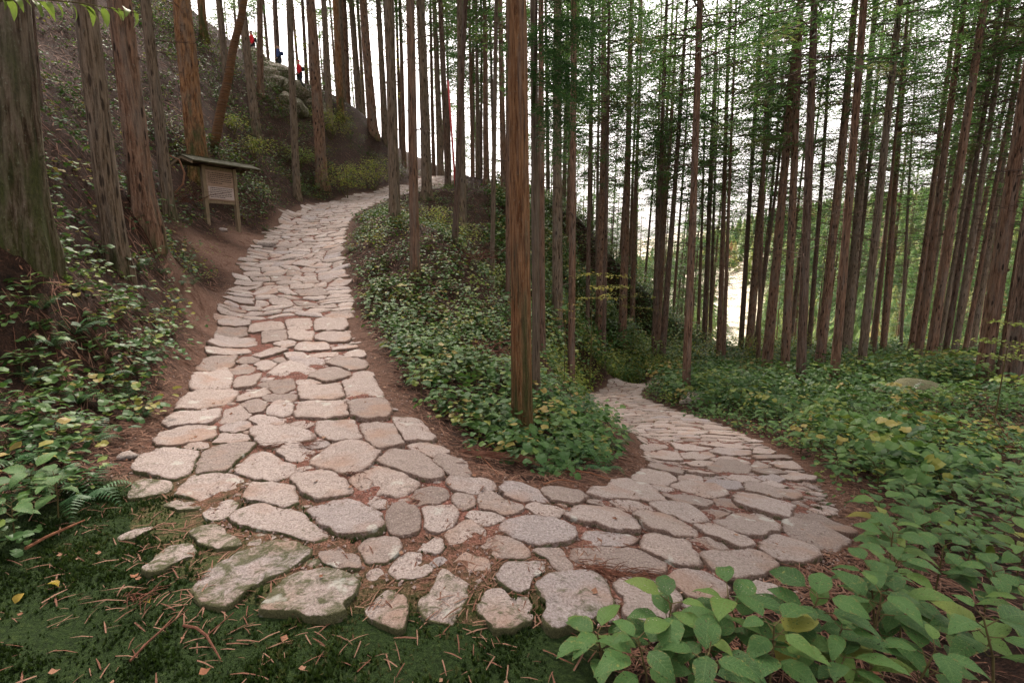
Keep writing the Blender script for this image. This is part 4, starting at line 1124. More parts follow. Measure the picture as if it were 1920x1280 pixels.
# ferns
fp = [make_fern(s, .34, 7+s) for s in range(4)]; usedf = set()
FE = [(1060,790),(1110,810),(1150,830),(1020,770),(1080,840),(1130,860),(1030,860),(1010,740),(1170,800),(1090,760),(1050,730),
      (150,750),(230,740),(90,800),(270,770),(40,860),(200,700),(160,920),(30,940),(100,640),(700,580),(740,640),(840,600),(660,460),(950,800),
      (1240,730),(1380,790),(1460,800),(1560,800),(1350,760),(560,410),(620,370),(500,420),(300,450),(340,520),(300,500),(350,470),(260,500),(80,560),(140,610),(60,700),(330,560),(360,520),(280,660),(240,860),(90,860),(10,780),(180,820)]
g3, _ = unproj([p[0] for p in FE], [p[1]+12 for p in FE])
for k, p in enumerate(g3):
    if float(sdist([p[0]], [p[1]])[0]) < .08: continue
    i = k % 4; t = fp[i] if i not in usedf else copy_tree(fp[i]); usedf.add(i)
    reg_ = int(region(p[0], p[1]))
    if k < 11: L_, G_ = 'feathery fern in the clump between the mossy main trunk and the lower path', 'ferns beside the mossy main trunk'
    elif reg_ == 0: L_, G_ = 'fern with drooping fronds on the dark left bank', 'ferns on the left bank'
    elif reg_ == 2: L_, G_ = 'fern on the outer edge of the lower path', 'ferns right of the lower path'
    else: L_, G_ = 'fern on the bank between the two arms of the path', 'ferns on the middle bank'
    place(t, p[0], p[1], PR.uniform(0, 6.28), PR.uniform(.7, 1.15)*(1.0 if k < 11 else .85), L_, 'fern', G_)
for q in prot+fp:
    if 'label' not in q:
        for ch in list(q.children): bpy.data.objects.remove(ch)
        bpy.data.objects.remove(q)

for g_, f_ in (('ferns beside the mossy main trunk','{} from left of the feathery ferns beside the mossy main trunk'),('ferns on the left bank','{} from left of the drooping ferns on the dark left bank'),('ferns right of the lower path','{} from left of the ferns along the outer lower path'),('ferns on the middle bank','{} from left of the ferns on the middle bank')): ordinal(g_, f_)
# ---------------------------------------------------------------- ground cover (uncountable)
def randspots(n, fn, seed, dmin=1.8, dmax=30, pw=1.0, pxr=(-60, 1980)):
    rg = np.random.default_rng(seed); d_ = dmin+(dmax-dmin)*rg.random(n)**pw; px = rg.uniform(*pxr, n)
    X = (px-960)/F*d_; Y = d_*rg.uniform(.88, 1.06, n); s_ = sdist(X, Y); r_ = region(X, Y)
    k = fn(X, Y, s_, r_, rg); X, Y = X[k], Y[k]; return X, Y, rg
def cover(name, label, cat, tm, n, fn, seed, smin, smax, m, lift=0, tone=(0, 1), tilt=.2, shear=True, **kw):
    X, Y, rg = randspots(n, fn, seed, **kw); Z = np.where(sdist(X, Y) < -.09, H(X, Y)+.013, ground_z(X, Y))+lift; q = len(X); sl = slope(X, Y)
    me = scatter(name, tm, np.stack([X, Y, Z], -1), rg.uniform(0, 6.28, q), rg.normal(0, tilt, q), None, rg.uniform(smin, smax, q), rg.uniform(*tone, q), m, sl if shear else None)
    if m in (M_undl, M_yell, M_fern): pass
    o = ob(name, me); tag(o, label, cat, None, 'stuff'); return o
def tm_plant(seed, n_, l, h=1.0, sp=.7):
    V, Fs = joined_plant(seed, h, n_, l, sp); return V, [tuple(f) for f in Fs]
def fix(o): o.data.validate(); return o
gnoise = lambda X, Y, f, o: fbm(X*f+o, Y*f+o, 3)
def f_right(X, Y, s, r, rg): return (r == 2) & (s > .12) & (gnoise(X, Y, .7, 3)+rg.uniform(-.3, .45, len(X)) > -.05)
def f_isl(X, Y, s, r, rg): return (r == 1) & (s > .25+.25*rg.random(len(X))) & (gnoise(X, Y, 1.1, 8)+rg.uniform(-.4, .4, len(X)) > -.14)
def f_left(X, Y, s, r, rg): return (r == 0) & (s > .15+.25*rg.random(len(X))) & (gnoise(X, Y, .9, 5)+rg.uniform(-.35, .4, len(X)) > -.10 + .12*(np.hypot(X, Y) > 10)) & ~((Y > 8) & (Y < 15.5) & (s < .55)) & ~((Y > 12) & (Y < 15.5) & (s < 1.2))
for k, (nm, lb, fn, n_, dm, dx) in enumerate([
   ('low_undergrowth', 'carpet of small green leaves covering the slope right of the lower path', f_right, 24000, 2, 42),
   ('bank_undergrowth', 'tangle of small leaves covering the bank between the two arms of the path', f_isl, 26000, 3.4, 32),
   ('left_undergrowth', 'scattered small green leaves on the dark left bank', f_left, 34000, 2.2, 30)]):
    for j in range(3):
        pw = .9
        fix(cover(nm, lb, 'undergrowth', tm_plant(300+10*k+j, 7, .42), n_//3, fn, 70+10*k+j, .11+.025*j, .22+.05*j, M_undl, -.02, (0, 1) if k else (0, .93), .25, shear=False, dmin=dm, dmax=dx, pw=pw))
# leaves lying on stems at mid distance: taller stuff on the far right slope
fix(cover('far_undergrowth', 'soft green and yellow bushes under the distant trees', 'undergrowth', tm_plant(400, 26, .22, 1.0, .9), 7000, lambda X, Y, s, r, rg: (s > .9) & ((r == 2) | ((r == 1) & (Y > 13) & (X > 0))) & (rg.random(len(X)) < .8), 90, .45, 1.1, M_undl, -.05, (.1, 1), .2, shear=False, dmin=13, dmax=60, pxr=(900, 1980)))
fix(cover('hillside_undergrowth', 'sparse yellow-green bushes on the upper left hillside', 'undergrowth', tm_plant(402, 22, .20, 1.0, .9), 3600, lambda X, Y, s, r, rg: (s > .5) & (r == 0) & (gnoise(X, Y, .35, 2) > -.02), 91, .3, .7, M_undl, -.05, (.2, 1), .2, shear=False, dmin=12, dmax=38, pxr=(150, 800)))
fix(cover('tall_undergrowth', 'taller leafy stems standing above the ground cover on the right slope', 'undergrowth', tm_plant(410, 13, .34, 1.0, .55), 2600, lambda X, Y, s, r, rg: (s > .5) & (r == 2) & (gnoise(X, Y, .5, 6) > -.05), 95, .28, .62, M_undl, -.03, (0, 1), .3, shear=False, dmin=4.5, dmax=26, pxr=(1150, 1980)))
fix(cover('bank_plants', 'larger leafy stems over the bank between the two arms of the path', 'undergrowth', tm_plant(412, 12, .32, 1.0, .6), 3000, lambda X, Y, s, r, rg: (s > .4) & (r == 1) & (gnoise(X, Y, .8, 6) > -.12), 97, .22, .48, M_undl, -.03, (.2, 1), .3, shear=False, dmin=4, dmax=22, pxr=(600, 1300)))
fix(cover('end_bank_plants', 'light green and yellow leaves on the far end of the bank', 'undergrowth', tm_plant(413, 14, .20, 1.0, .7), 2600, lambda X, Y, s, r, rg: (s > .3) & (r == 1) & (X > .8), 98, .3, .8, M_yell, -.03, (0, .5), .3, shear=False, dmin=13, dmax=34, pxr=(980, 1320)))  # yellow leaf colour brightens ground that the crowns leave dark
fix(cover('far_bank_plants', 'green plants on the shaded slope where the lower path disappears', 'undergrowth', tm_plant(414, 16, .24, 1.0, .8), 4200, lambda X, Y, s, r, rg: (s > .3) & (X > -1) & (X < 13), 99, .45, 1.1, M_undl, -.03, (.25, 1), .3, shear=False, dmin=22, dmax=46, pxr=(900, 1320)))
fix(cover('yellowing_undergrowth', 'yellowing small-leaved plants dotted over the slopes', 'undergrowth', tm_plant(411, 12, .20, 1.0, .7), 1500, lambda X, Y, s, r, rg: (s > .3) & (gnoise(X, Y, .6, 16) > .08), 96, .2, .5, M_yell, -.03, (0, .8), .3, shear=False, dmin=5, dmax=30, pxr=(300, 1980)))
# needle litter, twigs, dead leaves
strip = (np.array([(-.5,-.03,0),(-.5,.03,0),(0,.035,.05),(0,-.035,.06),(.5,.02,0),(.5,-.01,0)], float), [(0,3,2,1),(3,5,4,2)])
def f_lit(X, Y, s, r, rg):
    return np.where(s > 0, rg.random(len(X)) < (.25+.75*np.exp(-s*1.5))*np.where(moss_xy(X, Y) > .5, .12, 1), rg.random(len(X)) < .05)
o = cover('needle_litter', 'reddish brown fallen needles and twigs covering the forest floor', 'leaf litter', strip, 90000, f_lit, 31, .02, .10, M_litter, .008, (0, .8), .25, dmin=1.6, dmax=20, pw=1.2)
o = cover('hillside_litter', 'brown twigs and needles strewn over the hillside', 'leaf litter', strip, 46000, lambda X, Y, s, r, rg: s > .2, 32, .06, .26, M_litter, .02, (0, .8), .3, dmin=8, dmax=36)
twg = (np.array([(-.5,-.012,0),(-.5,.012,.01),(-.1,.02,.07),(-.1,-.01,.08),(.5,.05,.02),(.5,.04,.01),(.1,.2,.05),(.11,.21,.04)], float), [(0,3,2,1),(3,5,4,2),(3,6,7,2)])
o = cover('fallen_twigs', 'thin dry twigs scattered along the path edges', 'twigs', twg, 7000, lambda X, Y, s, r, rg: (s > -.05) & (rg.random(len(X)) < np.where(moss_xy(X, Y) > .3, .04, .6)), 33, .05, .22, M_litter, .015, (.2, 1), .2, dmin=1.7, dmax=16, pw=1.1)
dl = (np.array([(0,-.5,0),(-.26,-.1,.10),(0,-.1,0),(.26,-.1,.12),(-.2,.25,.12),(0,.25,.03),(.2,.25,.10),(0,.5,.1)], float), [(0,2,1,1),(0,3,2,2),(1,2,5,4),(2,3,6,5),(4,5,7,7),(5,6,7,7)])
o = cover('dead_leaves', 'small orange-brown dead leaves lying on stones and soil', 'dead leaves', dl, 3600, lambda X, Y, s, r, rg: rg.random(len(X)) < np.where(s < 0, .14, .5)*np.where(moss_xy(X, Y) > .3, .35, 1), 34, .02, .07, M_dleaf, .022, (0, 1), .3, dmin=1.6, dmax=16, pw=1.1); fix(o)
# needle litter caught in the joints between the stones
o = cover('joint_litter', 'rusty needles caught in the joints between paving stones', 'leaf litter', strip, 60000, lambda X, Y, s, r, rg: (s < .05) & (gnoise(X, Y, 1.5, 4)+rg.uniform(-.4,.4,len(X)) > 0), 35, .02, .10, M_litter, .004, (0, .9), .15, dmin=1.9, dmax=16, pw=1.0)
o = cover('verge_litter', 'dense mat of dead red-brown cedar needles along both edges of the path', 'leaf litter', strip, 120000, lambda X, Y, s, r, rg: (s > -.06) & (s < .15+.75*rg.random(len(X))) & (moss_xy(X, Y) < .15), 41, .025, .11, M_litter, .006, (0, 1), .3, dmin=2.2, dmax=19, pw=1.1)
o = cover('verge_twigs', 'crooked dry cedar twigs along both edges of the path', 'twigs', twg, 9000, lambda X, Y, s, r, rg: (s > 0) & (s < .3+.9*rg.random(len(X))) & (moss_xy(X, Y) < .1), 42, .06, .28, M_litter, .012, (0, 1), .3, dmin=2.4, dmax=17, pw=1.0)
# moss tufts of the front bank
rg_ = np.random.default_rng(8); nM = 90000
MX = rg_.uniform(-3.4, .7, nM); MY = rg_.uniform(1.1, 3.6, nM); mk = moss_xy(MX, MY)*(.45+1.5*(fbm(MX*4, MY*4, 4)+.22)); kp = np.ones(nM, bool)
for P_ in stones:
    c_ = P_.mean(0)
    if c_[1] < 3.6 and c_[0] < 1.2:
        q_ = np.where(np.hypot(MX-c_[0], MY-c_[1]) < 1.2)[0]; kp[q_[inpoly(np.stack([MX[q_], MY[q_]], -1), P_*.97+c_*.03)]] = False
keep = kp & (rg_.random(nM) < np.clip(mk, 0, 1)**1.5); MX, MY = MX[keep], MY[keep]
mz = np.maximum(ground_z(MX, MY), np.where(sdist(MX, MY) < -.1, H(MX, MY)+.013, -9)); q = len(MX)
tuft = (np.array([(-.25,0,0),(.25,0,0),(.1,.15,1),(0,-.25,0),(.05,.25,0),(-.3,.05,.8),(.2,-.2,0),(-.2,.2,0),(.25,.3,.7)], float), [(0,1,2),(3,4,5),(6,7,8)])
mo = ob('moss', scatter('moss', tuft, np.stack([MX, MY, mz-.002], -1), rg_.uniform(0, 6.28, q), rg_.normal(0, .4, q), None, rg_.uniform(.008, .020, q)*(1.1+fbm(MX*9, MY*9, 2)*1.3), np.clip(rg_.normal(.42, .25, q)+fbm(MX*2.5, MY*2.5, 3)*1.1, 0, 1), M_moss))
tag(mo, 'dark green moss carpet in front of the lowest row of stones', 'moss', None, 'stuff')
# gravel grains in joints
gr = (np.array([(-.5,-.4,0),(.5,-.3,0),(.1,.5,0),(0,0,.5)], float), [(0,1,3),(1,2,3),(2,0,3)])
M_grain = m_plain('gravel', (.12,.08,.065), (.36,.27,.23), 9, var=(.34,.26,.22))
o = cover('gravel', 'pale pinkish grit between the stones and along the path edge', 'gravel', gr, 26000, lambda X, Y, s, r, rg: (s < .06+.2*rg.random(len(X))**3) & (moss_xy(X, Y) < .6), 36, .006, .022, M_grain, .008, (0, .6), .2, dmin=1.8, dmax=14)

# ---------------------------------------------------------------- shrubs with yellow-green leaves
def shrub(px, py, d_, h, n_, ls, label, tone=(0, 1), seed=0, spread=.9, group=None, m=None, z=None):
    p = pt(px, py, d_); x, y = p[0], p[1]; t = empty('shrub', (x, y, float(ground_z(x, y)) if z is None else z)); rg = random.Random(seed)
    mb = MB()
    for k in range(5):
        a = rg.uniform(0, 6.28); e = Vector((math.cos(a)*h*spread*.8, math.sin(a)*h*spread*.8, h*rg.uniform(.6, 1)))
        mb.tube([(0,0,-.1), e*.4+Vector((0,0,h*.15)), e], [.018, .012, .004], 4, False)
    tag(ob('twigs', mb.mesh('twigs', M_stem), t), kind='stuff')
    tag(ob('leaves', foliage_obj(t, seed, h, n_, ls, spread, m or M_yell, tone), t), kind='stuff')
    tag(t, label, 'shrub', group); return t
SH = [(650,330,24,1.5,840,0.103,'yellow-green shrub spreading at the foot of the left ridge, nearest the climbing path'),
      (700,300,27,1.6,840,0.103,'yellow-green shrub at the right end of the left ridge'),
      (620,270,29,1.6,800,0.103,'bright yellow-green shrub between the ridge trunks'),
      (560,330,24,1.0,480,0.092,'small light green shrub below the rocky outcrop'),
      (480,300,20,.9,440,0.081,'light green shrub above the notice board'),
      (440,270,20,.7,320,0.081,'yellow-green sprigs beside the foot of the leaning log'),
      (860,395,18,1.1,600,0.081,'yellow-green shrub on the crest behind the island trunks'),
      (930,400,18,1.1,600,0.081,'green shrub on the crest just left of the mossy main trunk'),
      (820,400,17,.9,480,0.081,'leafy shrub at the left end of the island crest'),
      (1150,610,24,1.5,600,0.081,'green shrub between the trunks above the lower path'),
      (1240,640,24,1.5,600,0.103,'light green shrub at the end of the bank above the lower path'),
      (1290,690,29,1.5,300,.14,'dark green bush at the foot of the bank where the lower path disappears'),
      (1215,600,27,1.7,360,.14,'light green bush on the end of the bank above the lower path'),
      (1150,560,25,1.6,340,.13,'bush with mixed leaves under the dark slender bank trunks'),
      (1420,640,26,1.6,720,0.115,'soft green shrub against the bright clearing'),
      (1500,640,28,1.6,720,0.115,'pale shrub behind the lichened trunk'),
      (1640,680,19,1.0,520,0.081,'thin shrub in the middle of the right-hand trunks'),
      (1750,700,16,1.0,520,0.069,'brushy shrub by the twiggy brush pile')]
for k, s_ in enumerate(SH): shrub(*s_, seed=500+k, tone=(0, .8) if k not in (3, 7, 9, 12) else (0, .35))
# maple sprigs: layered flat leaf sprays on thin twigs
def sprig(px, py, d_, rad, n_, ls, label, tone, seed, layers=3, dirx=0, name='maple_sprig'):
    rg = random.Random(seed); c = Vector(pt(px, py, d_)); foot = float(ground_z(c.x, c.y)); t = empty(name, (c.x, c.y, foot)); hz = c.z-foot
    mb = MB(); V, Fs, T = [], [], []
    mb.tube([(0,0,-.05), (.03*rad, .02, hz*.5), (0, 0, hz)], [.014, .010, .006], 5, False)
    for l in range(layers):
        z0 = hz + rad*(.35*l - .3)
        for b_ in range(4):
            a = rg.uniform(0, 6.28); e = Vector((math.cos(a)*rad*rg.uniform(.6,1)+dirx*rad*.5, math.sin(a)*rad*.8, rg.uniform(-.12,.12)*rad)); mb.tube([(0,0,z0), Vector((0,0,z0))+e], [.005,.0015], 3, False)
            for k in range(n_//(layers*4)):
                f = rg.uniform(.2, 1.05); p = Vector((0,0,z0))+e*f+Vector((rg.gauss(0,.10),rg.gauss(0,.10),rg.gauss(0,.015)))*rad
                M = Matrix.Rotation(rg.uniform(0,6.28), 4, 'Z') @ Matrix.Rotation(rg.uniform(-.35,.35), 4, 'X'); b0 = len(V); s_ = ls*rg.uniform(.6,1.2)
                for v in LV: V.append(tuple(M @ Vector(v*s_)+p))
                Fs.extend(tuple(dict.fromkeys(b0+i for i in f_)) for f_ in LF); T.extend([rg.uniform(*tone)]*len(LV))
    tag(ob('twigs', mb.mesh('twigs', M_stem), t), kind='stuff'); tag(ob('leaves', mesh_from('leaves', V, Fs, M_yell, False, {'tone': T}), t), kind='stuff'); tag(t, label, 'shrub')
sprig(1110, 540, 13, .95, 260, .10, 'yellow maple sprigs reaching across the trunks above the lower path', (.5, .9), 1)
sprig(1190, 560, 27, 1.5, 260, .15, 'second yellow maple spray right of the brown bank trunks', (.3, .85), 2)
sprig(1890, 645, 7.5, .75, 240, .085, 'yellow-green maple branch with pointed leaves at the right edge', (0, .5), 3)
sprig(735, 150, 40, 2.6, 420, .22, 'tall yellow-leaved maple glowing behind the ridge trunks', (.6, .95), 4, 5)
sprig(1060, 585, 11, .45, 90, .05, 'pinkish white twiggy sprig just right of the pale grey broad trunk', (.85, 1), 5)
sprig(560, 110, 33, 1.5, 200, .16, 'yellow-leaved sapling on the ridge beside the slim cedar', (.3, .8), 6, 4)
# leafy twig overhanging the upper left corner, close to the camera
t = empty('overhanging_twig', pt(-60, 30, 3.0)); mb = MB(); mb.tube([(0,0,.05),(.3,.05,.12),(.62,.08,.10),(.95,.1,.05)], [.008,.006,.004,.002], 5); ob('stem', mb.mesh('stem', M_stem), t)
lm = leaf_mesh('leaf', 1.0, .42, M_yell, fold=.2, curl=.5, seed=9)
lat = lm.attributes.new('tone', 'FLOAT', 'POINT'); lat.data.foreach_set('value', np.full(len(lm.vertices), .08, np.float32))
for k in range(19):
    f = .15+.85*k/19; p = Vector((.95*f, .1*f, .12-.05*f)); o = ob('leaf', lm, t, p, (PR.uniform(-1.3,-.4), PR.uniform(-.4,.4), PR.uniform(-2.6, -.6) if k % 2 else PR.uniform(-1.2, .5))); o.scale = (PR.uniform(.07,.12),)*3
tag(t, 'light green leafy twig hanging into the upper left corner', 'branch')

# ---------------------------------------------------------------- roofed notice board
M_wood = m_plain('weathered_wood', (.13,.095,.06), (.26,.20,.13), 9, (6,6,.7))
M_wood2 = m_plain('board_wood', (.20,.13,.09), (.34,.24,.18), 7, (.6,6,6))
M_dark = m_plain('dark_wood', (.05,.035,.025), (.11,.075,.05), 10, (.7,5,5))
M_paper = m_plain('board_print', (.36,.29,.26), (.46,.38,.35), 20)
M_ink = m_plain('ink', (.02,.016,.014), (.035,.028,.025), 20)
M_roofm = m_plain('mossy_roof', (.030,.030,.016), (.075,.07,.038), 14)
pA = Vector(pt(391, 427, 14.1)); pB = Vector(pt(447, 424, 14.9))
c = (pA+pB)/2; gz = float(ground_z(c.x, c.y)); ang = math.atan2(pB.y-pA.y, pB.x-pA.x)
t = empty('notice_board', (c.x, c.y, gz), ang); tag(t, 'wooden notice board with mossy gabled roof standing on two posts left of the path', 'sign')
hw = (pB-pA).length/2
def bx(name, cc, dd, m, par, rot=None, bev=.006):
    mb = MB(); mb.box((0,0,0), dd, rot); o = ob(name, mb.mesh(name, m), par, cc)
    bm_ = o.modifiers.new('bevel', 'BEVEL'); bm_.width = bev; bm_.segments = 2; return o
for s_ in (-1, 1):
    gzz = float(ground_z(c.x+s_*hw*math.cos(ang), c.y+s_*hw*math.sin(ang)))-gz
    bx('post', (s_*hw, 0, (1.68+gzz-.1)/2), (.10, .10, 1.68-gzz+.1), M_wood, t)
bx('crossbar', (0, 0, .73), (2*hw-.1-.004, .055, .085), M_wood, t)
bx('crossbar', (0, 0, 1.62), (2*hw-.1-.004, .055, .08), M_wood, t)
pn = bx('panel', (0, -.012, 1.175), (2*hw-.106, .03, .80), M_wood2, t)
pr_ = bx('printed_sheet', (.01, -.019, -.20), (2*hw-.17, .006, .33), M_paper, pn, None, .001)
mb = MB(); rg = random.Random(2)
def lines(z0, n_, dz, y, x0, x1):
    for i in range(n_):
        x = x0; end = x1 if i < n_-1 else x0+(x1-x0)*.6
        while x < end:
            wv = rg.uniform(.015, .07); mb.box((x+wv/2, y, z0-i*dz), (wv, .002, dz*.36)); x += wv+rg.uniform(.008, .02)
lines(1.50, 6, .052, -.0285, -hw+.12, hw-.12); tag(ob('lettering', mb.mesh('lettering', M_ink), t), kind='stuff')
mb = MB(); lines(1.10, 6, .048, -.0365, -hw+.14, hw-.14); tag(ob('lettering', mb.mesh('lettering', M_ink), t), kind='stuff')
RL = 2*hw+1.15; sl_ = R(20)
for s_ in (-1, 1):
    rot = Matrix.Rotation(s_*-sl_, 3, 'X')
    n_ = 7
    o = bx('roof_board', (0, s_*.235, 1.775), (RL, .50, .035), M_roofm, t, rot)
    bb = Matrix.Rotation(s_*-sl_, 3, 'X')
    for e in (-1, 1): bx('bargeboard', (e*(RL/2-.03), s_*.225, 1.728), (.035, .44, .075), M_wood, t, bb)
bx('ridge_cap', (0, 0, 1.873), (RL+.03, .09, .035), M_roofm, t); bx('purlin', (0, 0, 1.745), (RL-.12, .08, .09), M_dark, t)
for s_ in (-1, 1): bx('bracket', (s_*hw, 0, 1.70), (.09, .62, .06), M_dark, t)
# small stones at the board's foot
M_rock = M_stone
def rock(name, x, y, r, sq, label, cat, mossv, seed, sub=3, tone=.5, group=None, sink=.35):
    import bmesh
    bm = bmesh.new(); bmesh.ops.create_icosphere(bm, subdivisions=sub, radius=1)
    for v in bm.verts:
        p = v.co.copy(); n_ = mnoise.noise(p*1.3+Vector((seed*7.1, 0, 0)))*.45 + mnoise.noise(p*3.1+Vector((seed, 3, 0)))*.22 + mnoise.noise(p*7+Vector((seed, 3, 9)))*.07
        v.co = Vector((p.x*r*sq[0], p.y*r*sq[1], p.z*r*sq[2]))*(1+n_)
    me = bpy.data.meshes.new(name); bm.to_mesh(me); bm.free(); me.materials.append(M_rock); me.polygons.foreach_set('use_smooth', [name != 'outcrop_rock']*len(me.polygons))
    zz = np.array([v.co.z for v in me.vertices]); at = me.attributes.new('moss', 'FLOAT', 'POINT'); at.data.foreach_set('value', np.full(len(zz), mossv, np.float32))
    at = me.attributes.new('tone', 'FLOAT', 'POINT'); at.data.foreach_set('value', np.full(len(zz), tone, np.float32))
    o = ob(name, me, None, (x, y, float(ground_z(x, y))+r*sq[2]*sink), (0,0,seed)); tag(o, label, cat, group); return o
def rockpx(px, py, d_, *a, **k): p = pt(px, py, d_); return rock('boulder', p[0], p[1], *a, **k)
rockpx(1362, 715, 20, 1.2, (1.3,1,.5), 'large moss-covered boulder at the outer edge of the lower path', 'rock', .9, 3, sink=0)
rockpx(1305, 757, 15.2, .42, (1.3,1,.6), 'pale flat rock at the foot of the lone reddish cedar', 'rock', .45, 5)
rockpx(1825, 715, 17, .95, (1.3,1,.7), 'dark mossy boulder behind the pair of trunks at the right edge', 'rock', .9, 7, sink=0)
rockpx(1700, 760, 12.5, .55, (1.4,1,.7), 'mossy stump-like rock under the twiggy brush pile', 'rock', 1.1, 9)
rockpx(418, 428, 14.4, .10, (1.3,1,.6), 'small stone between the posts of the notice board', 'rock', .3, 11, sub=2)
rockpx(495, 432, 14.4, .28, (1.5,.9,.35), 'low flat stone between the dirt patch and the path edge', 'rock', .35, 12, sub=2)
rockpx(243, 884, 3.55, .05, (1.2,.9,.6), 'small pinkish pebble at the left edge of the stones', 'rock', 0, 13, sub=2)
# rocky outcrop on the ridge where the hikers stand
def unp1(px, py): p, d_ = unproj([px], [py]); return p[0], float(d_[0])
for k, (px, py, d_, r) in enumerate([(500,120,31,1.2),(535,165,30,1.2),(575,190,31,1.0),(465,95,31,1.1),(545,200,28,.9),(500,170,28.5,.9),(600,215,31,.8)]):
    p = pt(px, py, d_); rock('outcrop_rock', p[0], p[1], r, (1.2,1,.8), 'mossy rock in the outcrop along the left ridge', 'rock', .7, 20+k, tone=.3, group='outcrop rocks on the left ridge', sink=-.45)

ordinal('outcrop rocks on the left ridge', '{} from left of the mossy rocks in the ridge outcrop')
# ---------------------------------------------------------------- hikers on the ridge
M_skin = m_plain('skin', (.45,.28,.20), (.50,.32,.24), 5); M_redc = m_plain('red_cloth', (.60,.02,.03), (.70,.04,.05), 20); M_blue = m_plain('blue_cloth', (.03,.05,.14), (.06,.09,.22), 20)
M_navy = m_plain('dark_trousers', (.02,.02,.03), (.05,.05,.06), 20); M_hair = m_plain('hair', (.012,.009,.008), (.03,.02,.018), 40)
def skin_mesh(name, pts, edges, rad, m, parent, sub=2):
    me = bpy.data.meshes.new(name); me.from_pydata(pts, edges, []); me.materials.append(m); o = bpy.data.objects.new(name, me); link(o, parent)
    sk = o.modifiers.new('skin', 'SKIN'); sk.use_smooth_shade = True
    for i, r in enumerate(rad): me.skin_vertices[0].data[i].radius = (r, r)
    me.skin_vertices[0].data[0].use_root = True
    if sub: s_ = o.modifiers.new('sub', 'SUBSURF'); s_.levels = sub; s_.render_levels = sub
    return o
def hiker(px, py, d_, rz, shirt, label, hat=False):
    p = pt(px, py, d_); g = max(float(ground_z(p[0], p[1])), p[2]-1.72); t = empty('person', (p[0], p[1], g), rz); tag(t, label, 'person')
    P = [(0,0,.92),(0,0,1.12),(0,0,1.32),(0,0,1.42),(0,.01,1.50),(0,.02,1.60),(0,.02,1.67),
         (.09,0,.88),(.11,.10,.50),(.11,.02,.09),(.11,.14,.03),(-.09,0,.88),(-.10,-.06,.50),(-.10,-.18,.10),(-.10,-.06,.04),
         (.18,0,1.38),(.24,.02,1.12),(.20,.18,.95),(.19,.25,.90),(-.18,0,1.38),(-.24,-.04,1.12),(-.22,.08,.90),(-.21,.13,.84)]
    E = [(0,1),(1,2),(2,3),(3,4),(4,5),(5,6),(0,7),(7,8),(8,9),(9,10),(0,11),(11,12),(12,13),(13,14),(2,15),(15,16),(16,17),(17,18),(2,19),(19,20),(20,21),(21,22)]
    Rr = [.13,.125,.14,.07,.055,.095,.07,.085,.062,.045,.04,.085,.062,.045,.04,.06,.045,.035,.035,.06,.045,.035,.035]
    skin_mesh('body', P, E, Rr, M_skin, t)
    sh = [0,1,2,3,15,16,17,19,20,21]; mp = {v: i for i, v in enumerate(sh)}
    skin_mesh('jacket', [P[i] for i in sh], [(mp[a], mp[b]) for a, b in E if a in mp and b in mp], [Rr[i]*1.22+.012 for i in sh], shirt, t)
    tr_ = [0,7,8,9,11,12,13]; mp = {v: i for i, v in enumerate(tr_)}
    skin_mesh('trousers', [P[i] for i in tr_], [(mp[a], mp[b]) for a, b in E if a in mp and b in mp], [Rr[i]*1.2+.012 for i in tr_], M_navy, t)
    skin_mesh('cap' if hat else 'hair', [(0,-.01,1.64),(0,-.02,1.70),(0,-.03,1.735)], [(0,1),(1,2)], [.10,.095,.05], shirt if hat else M_hair, t)
    skin_mesh('backpack', [(0,-.19,1.10),(0,-.21,1.25),(0,-.19,1.38)], [(0,1),(1,2)], [.11,.13,.09], M_navy if shirt is M_redc else M_blue, t)
hiker(561, 133, 31.5, 2.0, M_redc, 'hiker in a bright red jacket half hidden on the ridge by the slim cedar', True)
hiker(471, 70, 32, 2.2, M_redc, 'hiker with red top partly behind the pale grey-green trunk on the ridge')
hiker(523, 112, 32.5, 1.9, M_blue, 'hiker in dark blue clothes on the ridge between the two red-clad hikers')

# ---------------------------------------------------------------- brush, roots, twig bundles
def brush(px, py, d_, n_, L, label, seed, name='brush_pile'):
    p = pt(px, py, d_); t_ = MB(); rg = random.Random(seed)
    for k in range(n_):
        a = rg.uniform(0, 6.28); b_ = Vector((rg.gauss(0, L*.35), rg.gauss(0, L*.35), rg.uniform(0, .15*L))); pts = [b_]; d = Vector((math.cos(a), math.sin(a), rg.uniform(-.1,.7)))
        for j in range(4): pts.append(pts[-1]+d*L*.2); d = (d+Vector((rg.uniform(-.5,.5), rg.uniform(-.5,.5), rg.uniform(-.5,.3)))).normalized()
        t_.tube(pts, [.010,.008,.006,.004,.002], 3, False)
    o = ob(name, t_.mesh(name, M_litter), None, (p[0], p[1], float(ground_z(p[0], p[1])))); tag(o, label, 'brushwood'); return o
brush(1715, 730, 14, 70, 1.3, 'tangled pile of thin grey twigs among the right-hand trunks', 1)
brush(330, 380, 13.5, 50, 1.2, 'heap of bare twigs left of the notice board', 2)
brush(900, 690, 8, 60, .7, 'dry twigs lying under the leaves on the middle bank', 3)
brush(870, 470, 13, 60, 1.1, 'dry twigs on the island bank by the leaning pair of trunks', 4)
brush(1860, 840, 7, 60, .9, 'dead twigs poking through the leaves at the right edge', 5)
